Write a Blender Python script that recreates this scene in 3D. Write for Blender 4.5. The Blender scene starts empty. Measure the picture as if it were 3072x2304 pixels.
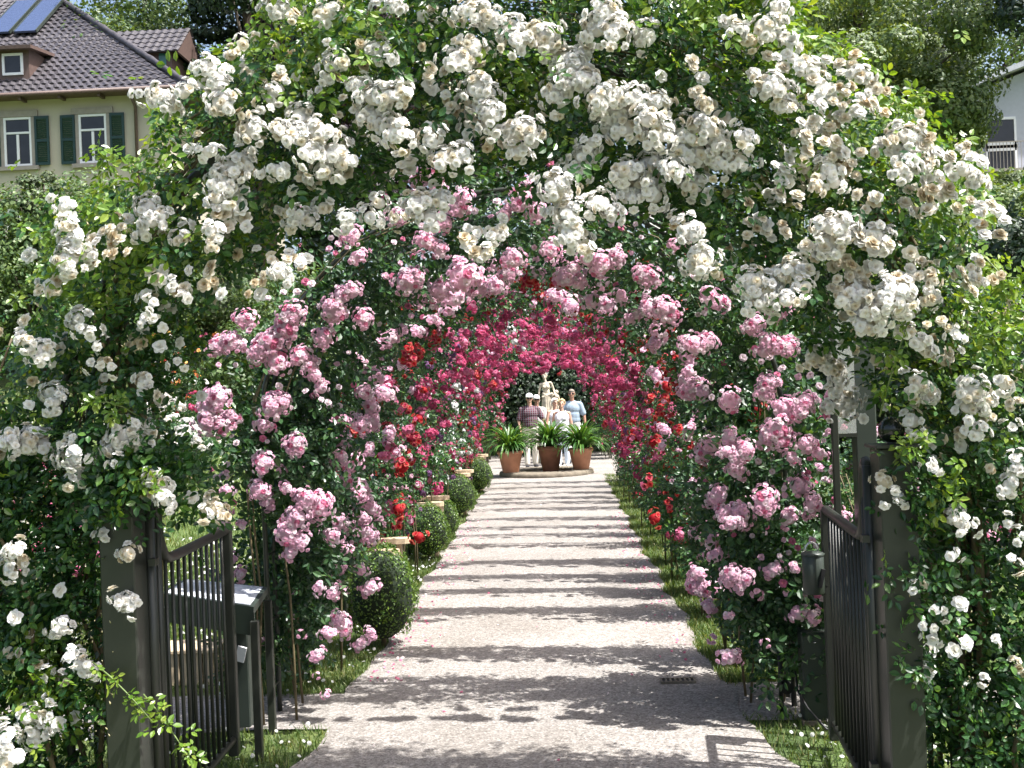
import bpy, math, random
import numpy as np
from mathutils import Vector, Matrix, Euler
R = math.radians
rnd = random.Random(7)
rng = np.random.default_rng(7)
SC = bpy.context.scene
COL = SC.collection

# ------------------------------------------------------------------ camera, sky, sun
F_PX = 3400.0
CAM = Vector((0.2, 0.0, 2.0))
ROLL = R(2.2)
cam_d = bpy.data.cameras.new('camera'); cam = bpy.data.objects.new('camera', cam_d); COL.objects.link(cam)
cam_d.sensor_width = 36; cam_d.lens = F_PX / 3072 * 36; cam_d.clip_end = 2000; cam_d.clip_start = .05
CM = Matrix.Rotation(math.atan(128 / F_PX), 4, 'Z') @ Matrix.Rotation(R(90.0), 4, 'X') @ Matrix.Rotation(-ROLL, 4, 'Z')
cam.matrix_world = Matrix.Translation(CAM) @ CM
SC.camera = cam
SUN_EL, SUN_AZ = 62.0, -20.0          # azimuth measured from +X towards +Y
world = bpy.data.worlds.new("World"); SC.world = world; world.use_nodes = True
wn = world.node_tree.nodes; wl = world.node_tree.links
sky = wn.new('ShaderNodeTexSky'); sky.sky_type = 'NISHITA'; sky.sun_disc = False
sky.sun_elevation = R(SUN_EL); sky.sun_rotation = R(90 - SUN_AZ); sky.air_density = 1.0; sky.dust_density = 5.0
bg = wn['Background']; bg.inputs['Strength'].default_value = 0.13
wl.new(sky.outputs[0], bg.inputs['Color'])
sun_d = bpy.data.lights.new('sun', 'SUN'); sun = bpy.data.objects.new('sun', sun_d); COL.objects.link(sun)
sun_d.energy = 5.0; sun_d.angle = R(0.5); sun_d.color = (1, .98, .95)
sdir = Vector((math.cos(R(SUN_EL)) * math.cos(R(SUN_AZ)), math.cos(R(SUN_EL)) * math.sin(R(SUN_AZ)), math.sin(R(SUN_EL))))
sun.rotation_euler = sdir.to_track_quat('Z', 'Y').to_euler(); sun.location = sdir * 60
SC.view_settings.view_transform = 'Standard'; SC.view_settings.look = 'None'
SC.view_settings.exposure = 1.2; SC.view_settings.gamma = 1
SC.render.engine = 'CYCLES'
cy = SC.cycles
cy.use_denoising = True; cy.max_bounces = 6; cy.diffuse_bounces = 3; cy.glossy_bounces = 2
cy.transmission_bounces = 4; cy.transparent_max_bounces = 6; cy.sample_clamp_indirect = 6
cy.use_adaptive_sampling = True; cy.adaptive_threshold = 0.015

def P(px, py, Y):
    """point at world depth Y seen at (px,py) measured on the 2212-wide view of the photograph"""
    u = (px * 3072 / 2212 - 1536) / F_PX; v = (1152 - py * 3072 / 2212) / F_PX
    d = CM.to_3x3() @ Vector((u, v, -1))
    t = (Y - CAM.y) / d.y
    return CAM + d * t
def ray(px, py):
    u = (px * 3072 / 2212 - 1536) / F_PX; v = (1152 - py * 3072 / 2212) / F_PX
    return CM.to_3x3() @ Vector((u, v, -1))

# ------------------------------------------------------------------ materials
MATS = {}
def newmat(name):
    m = bpy.data.materials.new(name); m.use_nodes = True
    MATS[name] = m
    nt = m.node_tree
    return m, nt.nodes, nt.links, nt.nodes['Principled BSDF']
def ramp(n, stops):
    r = n.new('ShaderNodeValToRGB'); cr = r.color_ramp
    while len(cr.elements) < len(stops): cr.elements.new(.5)
    for e, (p, c) in zip(cr.elements, stops):
        e.position = p; e.color = (*c, 1)
    return r
def plain(name, col, rough=.6, metal=0., vary=.15, scale=8., bump=0., bscale=60., spec=.5):
    m, n, l, b = newmat(name)
    b.inputs['Roughness'].default_value = rough; b.inputs['Metallic'].default_value = metal
    b.inputs['Specular IOR Level'].default_value = spec
    tc = n.new('ShaderNodeTexCoord')
    ns = n.new('ShaderNodeTexNoise'); ns.inputs['Scale'].default_value = scale; ns.inputs['Detail'].default_value = 6
    l.new(tc.outputs['Object'], ns.inputs['Vector'])
    c = np.array(col)
    rp = ramp(n, [(.3, tuple(np.clip(c * (1 - vary), 0, 1))), (.7, tuple(np.clip(c * (1 + vary), 0, 1)))])
    l.new(ns.outputs['Fac'], rp.inputs['Fac']); l.new(rp.outputs['Color'], b.inputs['Base Color'])
    if bump:
        n2 = n.new('ShaderNodeTexNoise'); n2.inputs['Scale'].default_value = bscale; n2.inputs['Detail'].default_value = 4
        l.new(tc.outputs['Object'], n2.inputs['Vector'])
        bp = n.new('ShaderNodeBump'); bp.inputs['Strength'].default_value = bump; bp.inputs['Distance'].default_value = .01
        l.new(n2.outputs['Fac'], bp.inputs['Height']); l.new(bp.outputs['Normal'], b.inputs['Normal'])
    return m
def leafmat(name, stops, rough=.38, trans=.3, tcol=None, spec=.5):
    m, n, l, b = newmat(name)
    g = n.new('ShaderNodeNewGeometry'); rp = ramp(n, stops)
    l.new(g.outputs['Random Per Island'], rp.inputs['Fac'])
    l.new(rp.outputs['Color'], b.inputs['Base Color'])
    b.inputs['Roughness'].default_value = rough; b.inputs['Specular IOR Level'].default_value = spec
    tr = n.new('ShaderNodeBsdfTranslucent')
    mx = n.new('ShaderNodeMix'); mx.data_type = 'RGBA'; mx.blend_type = 'MULTIPLY'; mx.inputs[0].default_value = 1
    l.new(rp.outputs['Color'], mx.inputs[6]); mx.inputs[7].default_value = (*(tcol or (1.9, 1.7, .5)), 1)
    l.new(mx.outputs[2], tr.inputs['Color'])
    ms = n.new('ShaderNodeMixShader'); ms.inputs[0].default_value = trans
    l.new(b.outputs[0], ms.inputs[1]); l.new(tr.outputs[0], ms.inputs[2])
    l.new(ms.outputs[0], n['Material Output'].inputs['Surface'])
    return m
def petalmat(name, trans=.40):
    m, n, l, b = newmat(name)
    at = n.new('ShaderNodeAttribute'); at.attribute_name = 'Col'
    oi = n.new('ShaderNodeObjectInfo')
    mr = n.new('ShaderNodeMapRange'); mr.inputs[3].default_value = .88; mr.inputs[4].default_value = 1.05
    l.new(oi.outputs['Random'], mr.inputs[0])
    mx = n.new('ShaderNodeMix'); mx.data_type = 'RGBA'; mx.blend_type = 'MULTIPLY'; mx.inputs[0].default_value = 1
    l.new(at.outputs['Color'], mx.inputs[6]); l.new(mr.outputs[0], mx.inputs[7])
    l.new(mx.outputs[2], b.inputs['Base Color'])
    b.inputs['Roughness'].default_value = .6; b.inputs['Specular IOR Level'].default_value = .25
    tr = n.new('ShaderNodeBsdfTranslucent'); l.new(mx.outputs[2], tr.inputs['Color'])
    ms = n.new('ShaderNodeMixShader'); ms.inputs[0].default_value = trans
    l.new(b.outputs[0], ms.inputs[1]); l.new(tr.outputs[0], ms.inputs[2])
    l.new(ms.outputs[0], n['Material Output'].inputs['Surface'])
    return m
M_PET = petalmat('petals')
M_LEAF = leafmat('rose_leaf', [(0, (.012, .042, .014)), (.4, (.026, .082, .022)), (.8, (.050, .128, .028)), (1, (.10, .19, .035))], rough=.33, trans=.28, spec=.5)
M_LEAF2 = leafmat('rose_leaf_blue', [(0, (.012, .042, .014)), (.5, (.028, .078, .027)), (.9, (.058, .13, .042)), (1, (.09, .16, .055))], rough=.38, trans=.25, spec=.5)
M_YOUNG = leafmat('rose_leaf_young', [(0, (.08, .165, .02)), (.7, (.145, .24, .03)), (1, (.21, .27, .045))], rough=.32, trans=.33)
M_BOX = leafmat('box_leaf', [(0, (.03, .07, .012)), (.6, (.07, .14, .02)), (1, (.15, .23, .03))], rough=.4, trans=.2)
M_STEM = plain('rose_stem', (.11, .085, .04), .7, vary=.35)
M_GSTEM = plain('green_cane', (.12, .17, .05), .6, vary=.25)
M_METAL = plain('green_painted_metal', (.024, .027, .021), .4, .0, vary=.12, scale=5, bump=.05, bscale=90)
M_METAL2 = plain('grey_green_metal', (.032, .042, .034), .45, .0, vary=.1, scale=4)
M_CHROME = plain('bright_steel', (.6, .6, .6), .25, 1., vary=.1)
M_BLACK = plain('black_rubber', (.012, .012, .013), .5, vary=.2)
M_TERRA = plain('terracotta', (.42, .20, .125), .8, vary=.16, scale=6, bump=.1)
M_TERRA_SHADE = plain('shaded_terracotta', (.26, .12, .08), .8, vary=.25, scale=5, bump=.1)  # same terracotta, darkened to paint in the shade of the plants
M_STONE = plain('basin_stone', (.17, .145, .11), .9, vary=.35, scale=9, bump=.6, bscale=25)
M_LIME = plain('statue_stone', (.50, .44, .34), .9, vary=.22, scale=14, bump=.2)
M_WOOD = plain('weathered_wood', (.50, .39, .26), .75, vary=.18, scale=20)
M_SOIL = plain('soil', (.06, .04, .025), .95, vary=.3)
M_BARK = plain('bark', (.07, .055, .04), .9, vary=.35, bump=.5, bscale=20)
M_WHITEP = plain('white_paper', (.8, .8, .82), .7, vary=.03)
def glassmat(name, col=(.9, .95, .95), alpha=.2, rough=.05):
    m, n, l, b = newmat(name)
    b.inputs['Base Color'].default_value = (*col, 1); b.inputs['Roughness'].default_value = rough
    tp = n.new('ShaderNodeBsdfTransparent'); ms = n.new('ShaderNodeMixShader'); ms.inputs[0].default_value = alpha
    l.new(tp.outputs[0], ms.inputs[1]); l.new(b.outputs[0], ms.inputs[2]); l.new(ms.outputs[0], n['Material Output'].inputs['Surface'])
    return m
M_ACRYL = glassmat('clear_acrylic', (.6, .63, .6), .35)

# ------------------------------------------------------------------ object helpers
def link(o, parent=None):
    COL.objects.link(o)
    if parent is not None: o.parent = parent
    return o
def tag(o, label=None, cat=None, group=None, kind=None):
    if label: o['label'] = label
    if cat: o['category'] = cat
    if group: o['group'] = group
    if kind: o['kind'] = kind
    return o
def empty(name, loc=(0, 0, 0), label=None, cat=None, group=None, rz=0):
    o = bpy.data.objects.new(name, None); o.location = loc; o.rotation_euler = (0, 0, rz); o.empty_display_size = .1
    COL.objects.link(o); return tag(o, label, cat, group)

class MB:
    """collects shapes into one mesh"""
    def __init__(s): s.v = []; s.f = []; s.smooth = []
    def add(s, vs, fs, smooth=False):
        b = len(s.v); s.v += [tuple(v) for v in vs]; s.f += [tuple(i + b for i in f) for f in fs]; s.smooth += [smooth] * len(fs); return s
    def box(s, c, d, rot=None, bev=0):
        x, y, z = d[0] / 2, d[1] / 2, d[2] / 2
        if bev:
            # chamfered box: rings along z
            b = min(bev, x * .9, y * .9, z * .9)
            prof = [(-z, b), (-z + b, 0), (z - b, 0), (z, b)]
            vs = []
            for zz, ins in prof:
                X, Y = x - ins, y - ins
                for (sx, sy) in ((-1, -1), (1, -1), (1, 1), (-1, 1)):
                    if sx * sy > 0: vs += [(sx * X, sy * (Y - b), zz), (sx * (X - b), sy * Y, zz)] if sx < 0 else [(sx * X, sy * (Y - b), zz), (sx * (X - b), sy * Y, zz)]
                    else: vs += [(sx * (X - b), sy * Y, zz), (sx * X, sy * (Y - b), zz)]
            fs = []
            n = 8
            for k in range(3):
                for i in range(n):
                    fs.append((k * n + i, k * n + (i + 1) % n, (k + 1) * n + (i + 1) % n, (k + 1) * n + i))
            fs.append(tuple(range(n - 1, -1, -1))); fs.append(tuple(range(3 * n, 4 * n)))
        else:
            vs = [(-x, -y, -z), (x, -y, -z), (x, y, -z), (-x, y, -z), (-x, -y, z), (x, -y, z), (x, y, z), (-x, y, z)]
            fs = [(0, 3, 2, 1), (4, 5, 6, 7), (0, 1, 5, 4), (1, 2, 6, 5), (2, 3, 7, 6), (3, 0, 4, 7)]
        m = (rot.to_matrix() if isinstance(rot, Euler) else rot) if rot is not None else None
        C = Vector(c)
        return s.add([(m @ Vector(v) if m else Vector(v)) + C for v in vs], fs)
    def tube(s, pts, r, n=8, caps=True, smooth=True):
        pts = [Vector(p) for p in pts]; rs = r if isinstance(r, (list, tuple)) else [r] * len(pts)
        vs = []; prev = None
        for i, p in enumerate(pts):
            d = (pts[min(i + 1, len(pts) - 1)] - pts[max(i - 1, 0)])
            if d.length < 1e-9: d = Vector((0, 0, 1))
            d.normalize()
            if prev is None:
                a = d.orthogonal().normalized()
                if abs(d.z) > .9: a = (Vector((1, 0, 0)) - d * d.x).normalized()
            else:
                a = (prev - d * prev.dot(d))
                a = a.normalized() if a.length > 1e-6 else d.orthogonal().normalized()
            prev = a; b = d.cross(a)
            for k in range(n):
                t = 2 * math.pi * k / n
                vs.append(p + (a * math.cos(t) + b * math.sin(t)) * rs[i])
        fs = []
        for i in range(len(pts) - 1):
            for k in range(n):
                fs.append((i * n + k, i * n + (k + 1) % n, (i + 1) * n + (k + 1) % n, (i + 1) * n + k))
        s.add(vs, fs, smooth)
        if caps:
            b0 = len(s.v) - len(vs)
            s.f += [tuple(b0 + k for k in range(n - 1, -1, -1)), tuple(b0 + (len(pts) - 1) * n + k for k in range(n))]; s.smooth += [False, False]
        return s
    def lathe(s, prof, c=(0, 0, 0), n=32, smooth=True, sx=1, sy=1):
        vs = []
        for r, z in prof:
            for k in range(n):
                t = 2 * math.pi * k / n
                vs.append((c[0] + r * math.cos(t) * sx, c[1] + r * math.sin(t) * sy, c[2] + z))
        fs = []
        for i in range(len(prof) - 1):
            for k in range(n): fs.append((i * n + k, i * n + (k + 1) % n, (i + 1) * n + (k + 1) % n, (i + 1) * n + k))
        return s.add(vs, fs, smooth)
    def ball(s, c, r, n=14, m=9, rot=None):
        rr = r if isinstance(r, (tuple, list)) else (r, r, r)
        vs = []; fs = []
        C = Vector(c)
        for i in range(m + 1):
            p = math.pi * i / m
            for k in range(n):
                t = 2 * math.pi * k / n
                v = Vector((math.sin(p) * math.cos(t) * rr[0], math.sin(p) * math.sin(t) * rr[1], math.cos(p) * rr[2]))
                if rot is not None: v = rot @ v
                vs.append(v + C)
        for i in range(m):
            for k in range(n): fs.append((i * n + k, (i + 1) * n + k, (i + 1) * n + (k + 1) % n, i * n + (k + 1) % n))
        return s.add(vs, fs, True)
    def caps(s, a, b, ra, rb, n=12):
        a = Vector(a); b = Vector(b); d = b - a; L = d.length; d.normalize()
        pts = []; rs = []
        for i in range(4, 0, -1):
            t = i / 4.2; pts.append(a - d * ra * t); rs.append(ra * math.sqrt(max(0, 1 - t * t)) + 1e-4)
        pts += [a, b]; rs += [ra, rb]
        for i in range(1, 5):
            t = i / 4.2; pts.append(b + d * rb * t); rs.append(rb * math.sqrt(max(0, 1 - t * t)) + 1e-4)
        return s.tube(pts, rs, n)
    def build(s, name, mat, parent=None, mods=None):
        me = bpy.data.meshes.new(name); me.from_pydata(s.v, [], s.f)
        me.polygons.foreach_set('use_smooth', s.smooth)
        me.materials.append(mat)
        o = bpy.data.objects.new(name, me); link(o, parent); return o

class TM:
    """template for vectorised copies: verts, faces, colours"""
    def __init__(s, V, F, C=None, smooth=True):
        s.V = np.array(V, dtype=np.float32); s.n = len(V)
        s.idx = np.array([i for f in F for i in f], dtype=np.int32)
        s.tot = np.array([len(f) for f in F], dtype=np.int32)
        s.start = np.concatenate([[0], np.cumsum(s.tot)[:-1]]).astype(np.int32)
        s.C = None if C is None else np.array(C, dtype=np.float32); s.smooth = smooth
def np_mesh(name, V, idx, start, tot, mat, col=None, smooth=True):
    me = bpy.data.meshes.new(name)
    me.vertices.add(len(V)); me.vertices.foreach_set('co', V.astype(np.float32).ravel())
    me.loops.add(len(idx)); me.loops.foreach_set('vertex_index', idx.astype(np.int32))
    me.polygons.add(len(start)); me.polygons.foreach_set('loop_start', start.astype(np.int32)); me.polygons.foreach_set('loop_total', tot.astype(np.int32))
    me.polygons.foreach_set('use_smooth', np.full(len(start), smooth))
    if col is not None:
        a = me.color_attributes.new('Col', 'FLOAT_COLOR', 'POINT')
        c4 = np.ones((len(V), 4), dtype=np.float32); c4[:, :3] = col; a.data.foreach_set('color', c4.ravel())
    me.update(calc_edges=True); me.materials.append(mat)
    return me
def spread(tm, pos, X, Y, Z, size, tint=None):
    """N copies of template: world = pos + size*(x*X + y*Y + z*Z)"""
    N = len(pos); size = np.broadcast_to(np.asarray(size, dtype=np.float32), (N,)).reshape(N, 1, 1)
    V = (tm.V[None, :, 0:1] * X[:, None, :] + tm.V[None, :, 1:2] * Y[:, None, :] + tm.V[None, :, 2:3] * Z[:, None, :]) * size + pos[:, None, :]
    k = np.arange(N, dtype=np.int32)[:, None]
    idx = (tm.idx[None] + k * tm.n).ravel(); start = (tm.start[None] + k * len(tm.idx)).ravel(); tot = np.tile(tm.tot, N)
    col = None
    if tm.C is not None:
        c = np.broadcast_to(tm.C[None], (N, tm.n, 3))
        if tint is not None: c = c * tint[:, None, :]
        col = c.reshape(-1, 3)
    return V.reshape(-1, 3), idx, start, tot, col
def unit(a): return a / np.maximum(np.linalg.norm(a, axis=1, keepdims=True), 1e-8)
def frames(nrm):
    """orthonormal frames with Z = nrm and random spin"""
    nrm = unit(nrm); r = unit(rng.normal(size=nrm.shape)); X = unit(np.cross(r, nrm)); Y = np.cross(nrm, X); return X, Y, nrm

LEAF6 = TM([(0, 0, 0), (.27, .33, .06), (.24, .68, .05), (0, 1, -.06), (-.24, .68, .05), (-.27, .33, .06), (0, .33, -.04), (0, .68, -.05)],
           [(0, 1, 6), (0, 6, 5), (6, 1, 2, 7), (6, 7, 4, 5), (7, 2, 3), (7, 3, 4)], smooth=False)
LEAF2 = TM([(0, 0, 0), (.32, .5, .08), (0, 1, -.05), (-.32, .5, .08)], [(0, 1, 2), (0, 2, 3)], smooth=False)

def leaves_mesh(name, centers, outn, mat, lsize, tm=LEAF6, per=5, young=None, spread_r=1.0):
    """compound leaves: `per` leaflets on a little stalk at each centre; outn = facing directions"""
    N = len(centers)
    n = unit(outn + rng.normal(size=(N, 3)) * .55)
    X, Y, Z = frames(n)
    # stalk droops a little
    Y = unit(Y + np.array([0, 0, -.35])); X = unit(np.cross(Y, Z)); Z = np.cross(X, Y)
    pos = []; xx = []; yy = []; zz = []; sz = []
    base_s = lsize * (0.7 + .6 * rng.random(N))
    offs = [(0, 1.15, 0), (.18, .75, -60), (-.18, .75, 60), (.16, .1, -75), (-.16, .1, 75), (.1, -.5, -80), (-.1, -.5, 80)][:per]
    for ox, oy, ang in offs:
        a = np.radians(ang + rng.normal(size=N) * 12)[:, None]
        d = Y * np.cos(a) - X * np.sin(a)
        s = X * np.cos(a) + Y * np.sin(a)
        zt = unit(Z + rng.normal(size=(N, 3)) * .25)
        d = unit(d - zt * (d * zt).sum(1, keepdims=True)); s = np.cross(d, zt)
        pos.append(centers + (X * ox + Y * oy * .9) * base_s[:, None] * spread_r); xx.append(s); yy.append(d); zz.append(zt); sz.append(base_s * (1. if oy > .5 else .85))
    return spread(tm, np.concatenate(pos), np.concatenate(xx), np.concatenate(yy), np.concatenate(zz), np.concatenate(sz))
def cat_parts(parts):
    V = []; I = []; S = []; T = []; C = []; vb = lb = 0
    for v, i, s, t, c in parts:
        V.append(v); I.append(i + vb); S.append(s + lb); T.append(t); vb += len(v); lb += len(i)
        if c is not None: C.append(c)
    return np.concatenate(V), np.concatenate(I), np.concatenate(S), np.concatenate(T), (np.concatenate(C) if C else None)
def foliage_obj(name, parts, mat, parent, smooth=False):
    V, I, S, T, c = cat_parts(parts) if isinstance(parts, list) else parts
    o = bpy.data.objects.new(name, np_mesh(name, V, I, S, T, mat, c, smooth)); return link(o, parent)

# ------------------------------------------------------------------ blossoms
def petal_ring(V, F, C, n, L, W, tilt, lift, cup, col_in, col_out, rr, nu=3, nv=3, phase=0):
    for k in range(n):
        a = 2 * math.pi * k / n + phase + rr.uniform(-.15, .15); tl = tilt + rr.uniform(-.15, .15); l = L * rr.uniform(.88, 1.1)
        ca, sa = math.cos(a), math.sin(a); b = len(V)
        for j in range(nv + 1):
            t = j / nv
            r_ = l * (math.cos(tl) * t + .0); z_ = lift + l * math.sin(tl) * t - cup * l * (t ** 2.2)
            w_ = W * math.sin(math.pi * (.12 + .66 * t)) * (1 if j < nv else .72)
            for i in range(nu + 1):
                s = (i / nu - .5) * 2
                rr2 = r_ - .10 * l * s * s * t + (0.03 * l * math.sin(7 * s + k) if j == nv else 0); zz = z_ + .16 * w_ * s * s
                x, y = rr2, s * w_
                V.append((x * ca - y * sa, x * sa + y * ca, zz))
                C.append(tuple(col_in[q] * (1 - t) + col_out[q] * t for q in range(3)))
        for j in range(nv):
            for i in range(nu):
                F.append((b + j * (nu + 1) + i, b + j * (nu + 1) + i + 1, b + (j + 1) * (nu + 1) + i + 1, b + (j + 1) * (nu + 1) + i))
def blossom(kind, rr, open_=1.0):
    """one blossom of radius ~1 facing +Z"""
    V = []; F = []; C = []
    ci, co, eye = PAL[kind]
    jit = rr.uniform(.93, 1.04); co = tuple(min(1, c * jit) for c in co); ci = tuple(c * jit for c in ci)
    if kind in ('white', 'cream', 'spent'):
        petal_ring(V, F, C, 6, 1.0, .50, .12 + .3 * (1 - open_), 0, .22, ci, co, rr)
        petal_ring(V, F, C, 6, .86, .44, .42 + .3 * (1 - open_), .04, .15, ci, co, rr, phase=.5)
        petal_ring(V, F, C, 5, .66, .36, .80, .06, .12, ci, co, rr, phase=.2)
        petal_ring(V, F, C, 4, .42, .26, 1.05, .08, .0, ci, ci, rr, nu=2, nv=2)
    elif kind in ('red', 'crimson'):
        petal_ring(V, F, C, 5, 1.0, .55, .2, 0, .12, eye, co, rr)
        petal_ring(V, F, C, 5, .6, .35, .6, .04, .1, ci, co, rr, phase=.6, nu=2, nv=2)
    else:
        petal_ring(V, F, C, 6, 1.0, .52, .25, 0, .2, ci, co, rr, nu=2, nv=3)
        petal_ring(V, F, C, 5, .72, .42, .7, .05, .12, ci, co, rr, phase=.5, nu=2, nv=2)
        petal_ring(V, F, C, 3, .4, .28, 1.0, .08, 0, eye, ci, rr, nu=2, nv=1)
    b = len(V)   # little green cup under the flower so that its back is not open
    for k in range(5):
        t = 2 * math.pi * k / 5; V.append((.22 * math.cos(t), .22 * math.sin(t), .0)); C.append((.08, .16, .03))
    V.append((0, 0, -.35)); C.append((.08, .16, .03))
    F += [(b + k, b + 5, b + (k + 1) % 5) for k in range(5)]
    return TM(V, F, C)
PAL = {  # inner, outer, eye
    'white': ((.93, .89, .81), (.93, .925, .91), (.7, .55, .2)),
    'cream': ((.80, .70, .52), (.86, .82, .73), (.6, .4, .15)),
    'spent': ((.58, .44, .26), (.78, .70, .54), (.4, .25, .1)),
    'pink': ((.90, .66, .76), (.85, .53, .68), (.85, .7, .45)),
    'palepink': ((.90, .80, .82), (.87, .70, .78), (.85, .7, .45)),
    'magenta': ((.64, .16, .30), (.56, .06, .18), (.8, .45, .4)),
    'rosepink': ((.74, .30, .42), (.66, .17, .33), (.8, .45, .4)),
    'crimson': ((.42, .02, .06), (.33, .005, .045), (.60, .25, .2)),
    'red': ((.50, .02, .03), (.44, .003, .018), (.60, .30, .2)),
    'lilac': ((.36, .20, .36), (.24, .11, .27), (.6, .4, .4)),
    'orange': ((.85, .5, .2), (.80, .24, .08), (.8, .6, .3)),
    'yellow': ((.85, .65, .2), (.85, .62, .25), (.8, .6, .3)),
    'greywhite': ((.82, .80, .76), (.82, .83, .85), (.7, .6, .3)),
}
def bend(pts, a=0):  # helper for normals
    return unit(np.array(pts))
def make_cluster(kind, n, rb, flat, seed, mixed=None, young=False):
    """truss of n blossoms in local space facing +Z; returns a mesh whose size is in metres"""
    rr = random.Random(seed); parts = []
    if n == 1: dirs = [(0, 0, 1)]
    else:
        dirs = []
        tries = 0; mind = 1.55 / math.sqrt(n)
        while len(dirs) < n and tries < 4000:
            tries += 1
            v = Vector((rr.gauss(0, 1), rr.gauss(0, 1), rr.gauss(0, 1) + .55)).normalized()
            if v.z < -.25: continue
            if all((v - Vector(d)).length > mind * (1 - tries / 5000) for d in dirs): dirs.append(tuple(v))
    Rc = rb * (0.62 * math.sqrt(n) if n > 1 else 0.2)
    elong = rr.uniform(1.0, 1.4)
    for d in dirs:
        k = kind
        if mixed and rr.random() < .35: k = rr.choice(mixed)
        tm = blossom(k, rr, open_=rr.uniform(.3, 1)); s = rb * rr.uniform(.8, 1.15)
        v = Vector(d); nrm = Vector((v.x, v.y, v.z * .9 + rr.uniform(-.1, .35))).normalized()
        pos = Vector((v.x * Rc * 1.05, v.y * Rc * 1.05, v.z * Rc * flat)) * rr.uniform(.78, 1.18) + Vector((rr.gauss(0, .3), rr.gauss(0, .3), rr.gauss(0, .4))) * rb * (1 if kind in ('white', 'cream', 'spent') else .3)
        pos = Vector((pos.x * elong, pos.y / elong, pos.z))
        X = nrm.orthogonal().normalized(); X.rotate(Matrix.Rotation(rr.uniform(0, 6.28), 3, nrm)); Y = nrm.cross(X)
        parts.append(spread(tm, np.array([pos]), np.array([X]), np.array([Y]), np.array([nrm]), s))
    if n > 5:
        mb = MB(); mb.ball((0, 0, Rc * .1), [Rc * q_ for q_ in ((.64, .64, flat * .62) if kind == 'white' else (.8, .8, flat * .8))], 10, 6); ci = PAL[kind][0]
        tmc = TM(mb.v, mb.f, [tuple(q * .9 for q in ci)] * len(mb.v)); parts.append(spread(tmc, np.zeros((1, 3)), np.array([[1., 0, 0]]), np.array([[0, 1., 0]]), np.array([[0, 0, 1.]]), 1.0))
    V, I, S, T, c = cat_parts(parts)
    return np_mesh('truss_' + kind, V, I, S, T, M_PET, c, True)
CL = {}
def add_cl(key, kind, ns, rb, flat, mixed=None):
    CL[key] = [make_cluster(kind, n, rb, flat, 100 * hash_(key) + i, mixed) for i, n in enumerate(ns)]
def hash_(s): return sum(ord(c) * (i + 3) for i, c in enumerate(s)) % 997
add_cl('white_big', 'white', [17, 21, 15, 23, 18, 20], .029, .5, ['white', 'white', 'white', 'cream'])
add_cl('white_mid', 'white', [9, 10, 11, 8, 7, 9], .029, .55, ['white', 'white', 'cream'])
add_cl('white_few', 'white', [2, 3, 3, 4], .031, .7, ['white', 'cream'])
add_cl('white_one', 'white', [1, 1, 1], .032, .7)
add_cl('cream_mid', 'cream', [5, 6, 8, 4, 3], .027, .6, ['white', 'spent'])
add_cl('spent_few', 'spent', [3, 4, 5], .023, .7, ['cream'])
add_cl('pink_big', 'pink', [30, 36, 26, 34], .0215, .85, ['palepink', 'palepink', 'rosepink'])
add_cl('pink_mid', 'pink', [14, 18, 12, 16], .0215, .8, ['palepink', 'palepink'])
add_cl('pink_few', 'pink', [4, 6, 3], .0215, .8, ['palepink'])
add_cl('magenta', 'magenta', [9, 12, 7, 14, 4, 5], .027, .8, ['magenta', 'rosepink'])
add_cl('rosepink', 'rosepink', [8, 10, 6, 3], .027, .8, ['magenta', 'pink'])
add_cl('red', 'red', [4, 6, 3, 8], .030, .7, ['crimson'])
add_cl('crimson', 'crimson', [6, 8, 5, 9], .026, .8, ['red'])
add_cl('greywhite', 'greywhite', [8, 10, 6], .026, .8)
add_cl('lilac', 'lilac', [10, 12, 8], .018, .8)
add_cl('orange', 'orange', [3, 4, 2], .04, .7, ['yellow', 'red'])
add_cl('yellow', 'yellow', [3, 4, 2], .04, .7, ['white'])
CENTRE_R = {'white_big': .075, 'white_mid': .05}
def put_cluster(parent, key, pos, facing, scale=1.0, name='blossom_cluster'):
    me = rnd.choice(CL[key]); o = bpy.data.objects.new(name, me)
    q = Vector(facing).normalized().to_track_quat('Z', 'Y') @ Euler((0, 0, rnd.uniform(0, 6.28))).to_quaternion()
    o.rotation_mode = 'QUATERNION'; o.rotation_quaternion = q; o.location = Vector(pos) - parent.location; o.scale = (scale,) * 3
    COL.objects.link(o); o.parent = parent; return o
def stuff_blossoms(name, parent, kinds, pos, nrm, size):
    """many blossoms as one part"""
    parts = []; pos = np.asarray(pos); nrm = np.asarray(nrm); K = len(kinds)
    pick = rng.integers(0, K, len(pos))
    for k, kd in enumerate(kinds):
        m = pick == k
        if not m.any(): continue
        tm = blossom(kd, random.Random(k + 5), .8); X, Y, Z = frames(nrm[m])
        tint = (0.85 + .22 * rng.random((m.sum(), 1))) * np.ones((1, 3))
        parts.append(spread(tm, pos[m], X, Y, Z, size * (.75 + .5 * rng.random(m.sum())), tint))
    if not parts: return None
    o = foliage_obj(name, parts, M_PET, parent, True); o['kind'] = 'stuff'; return o

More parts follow.
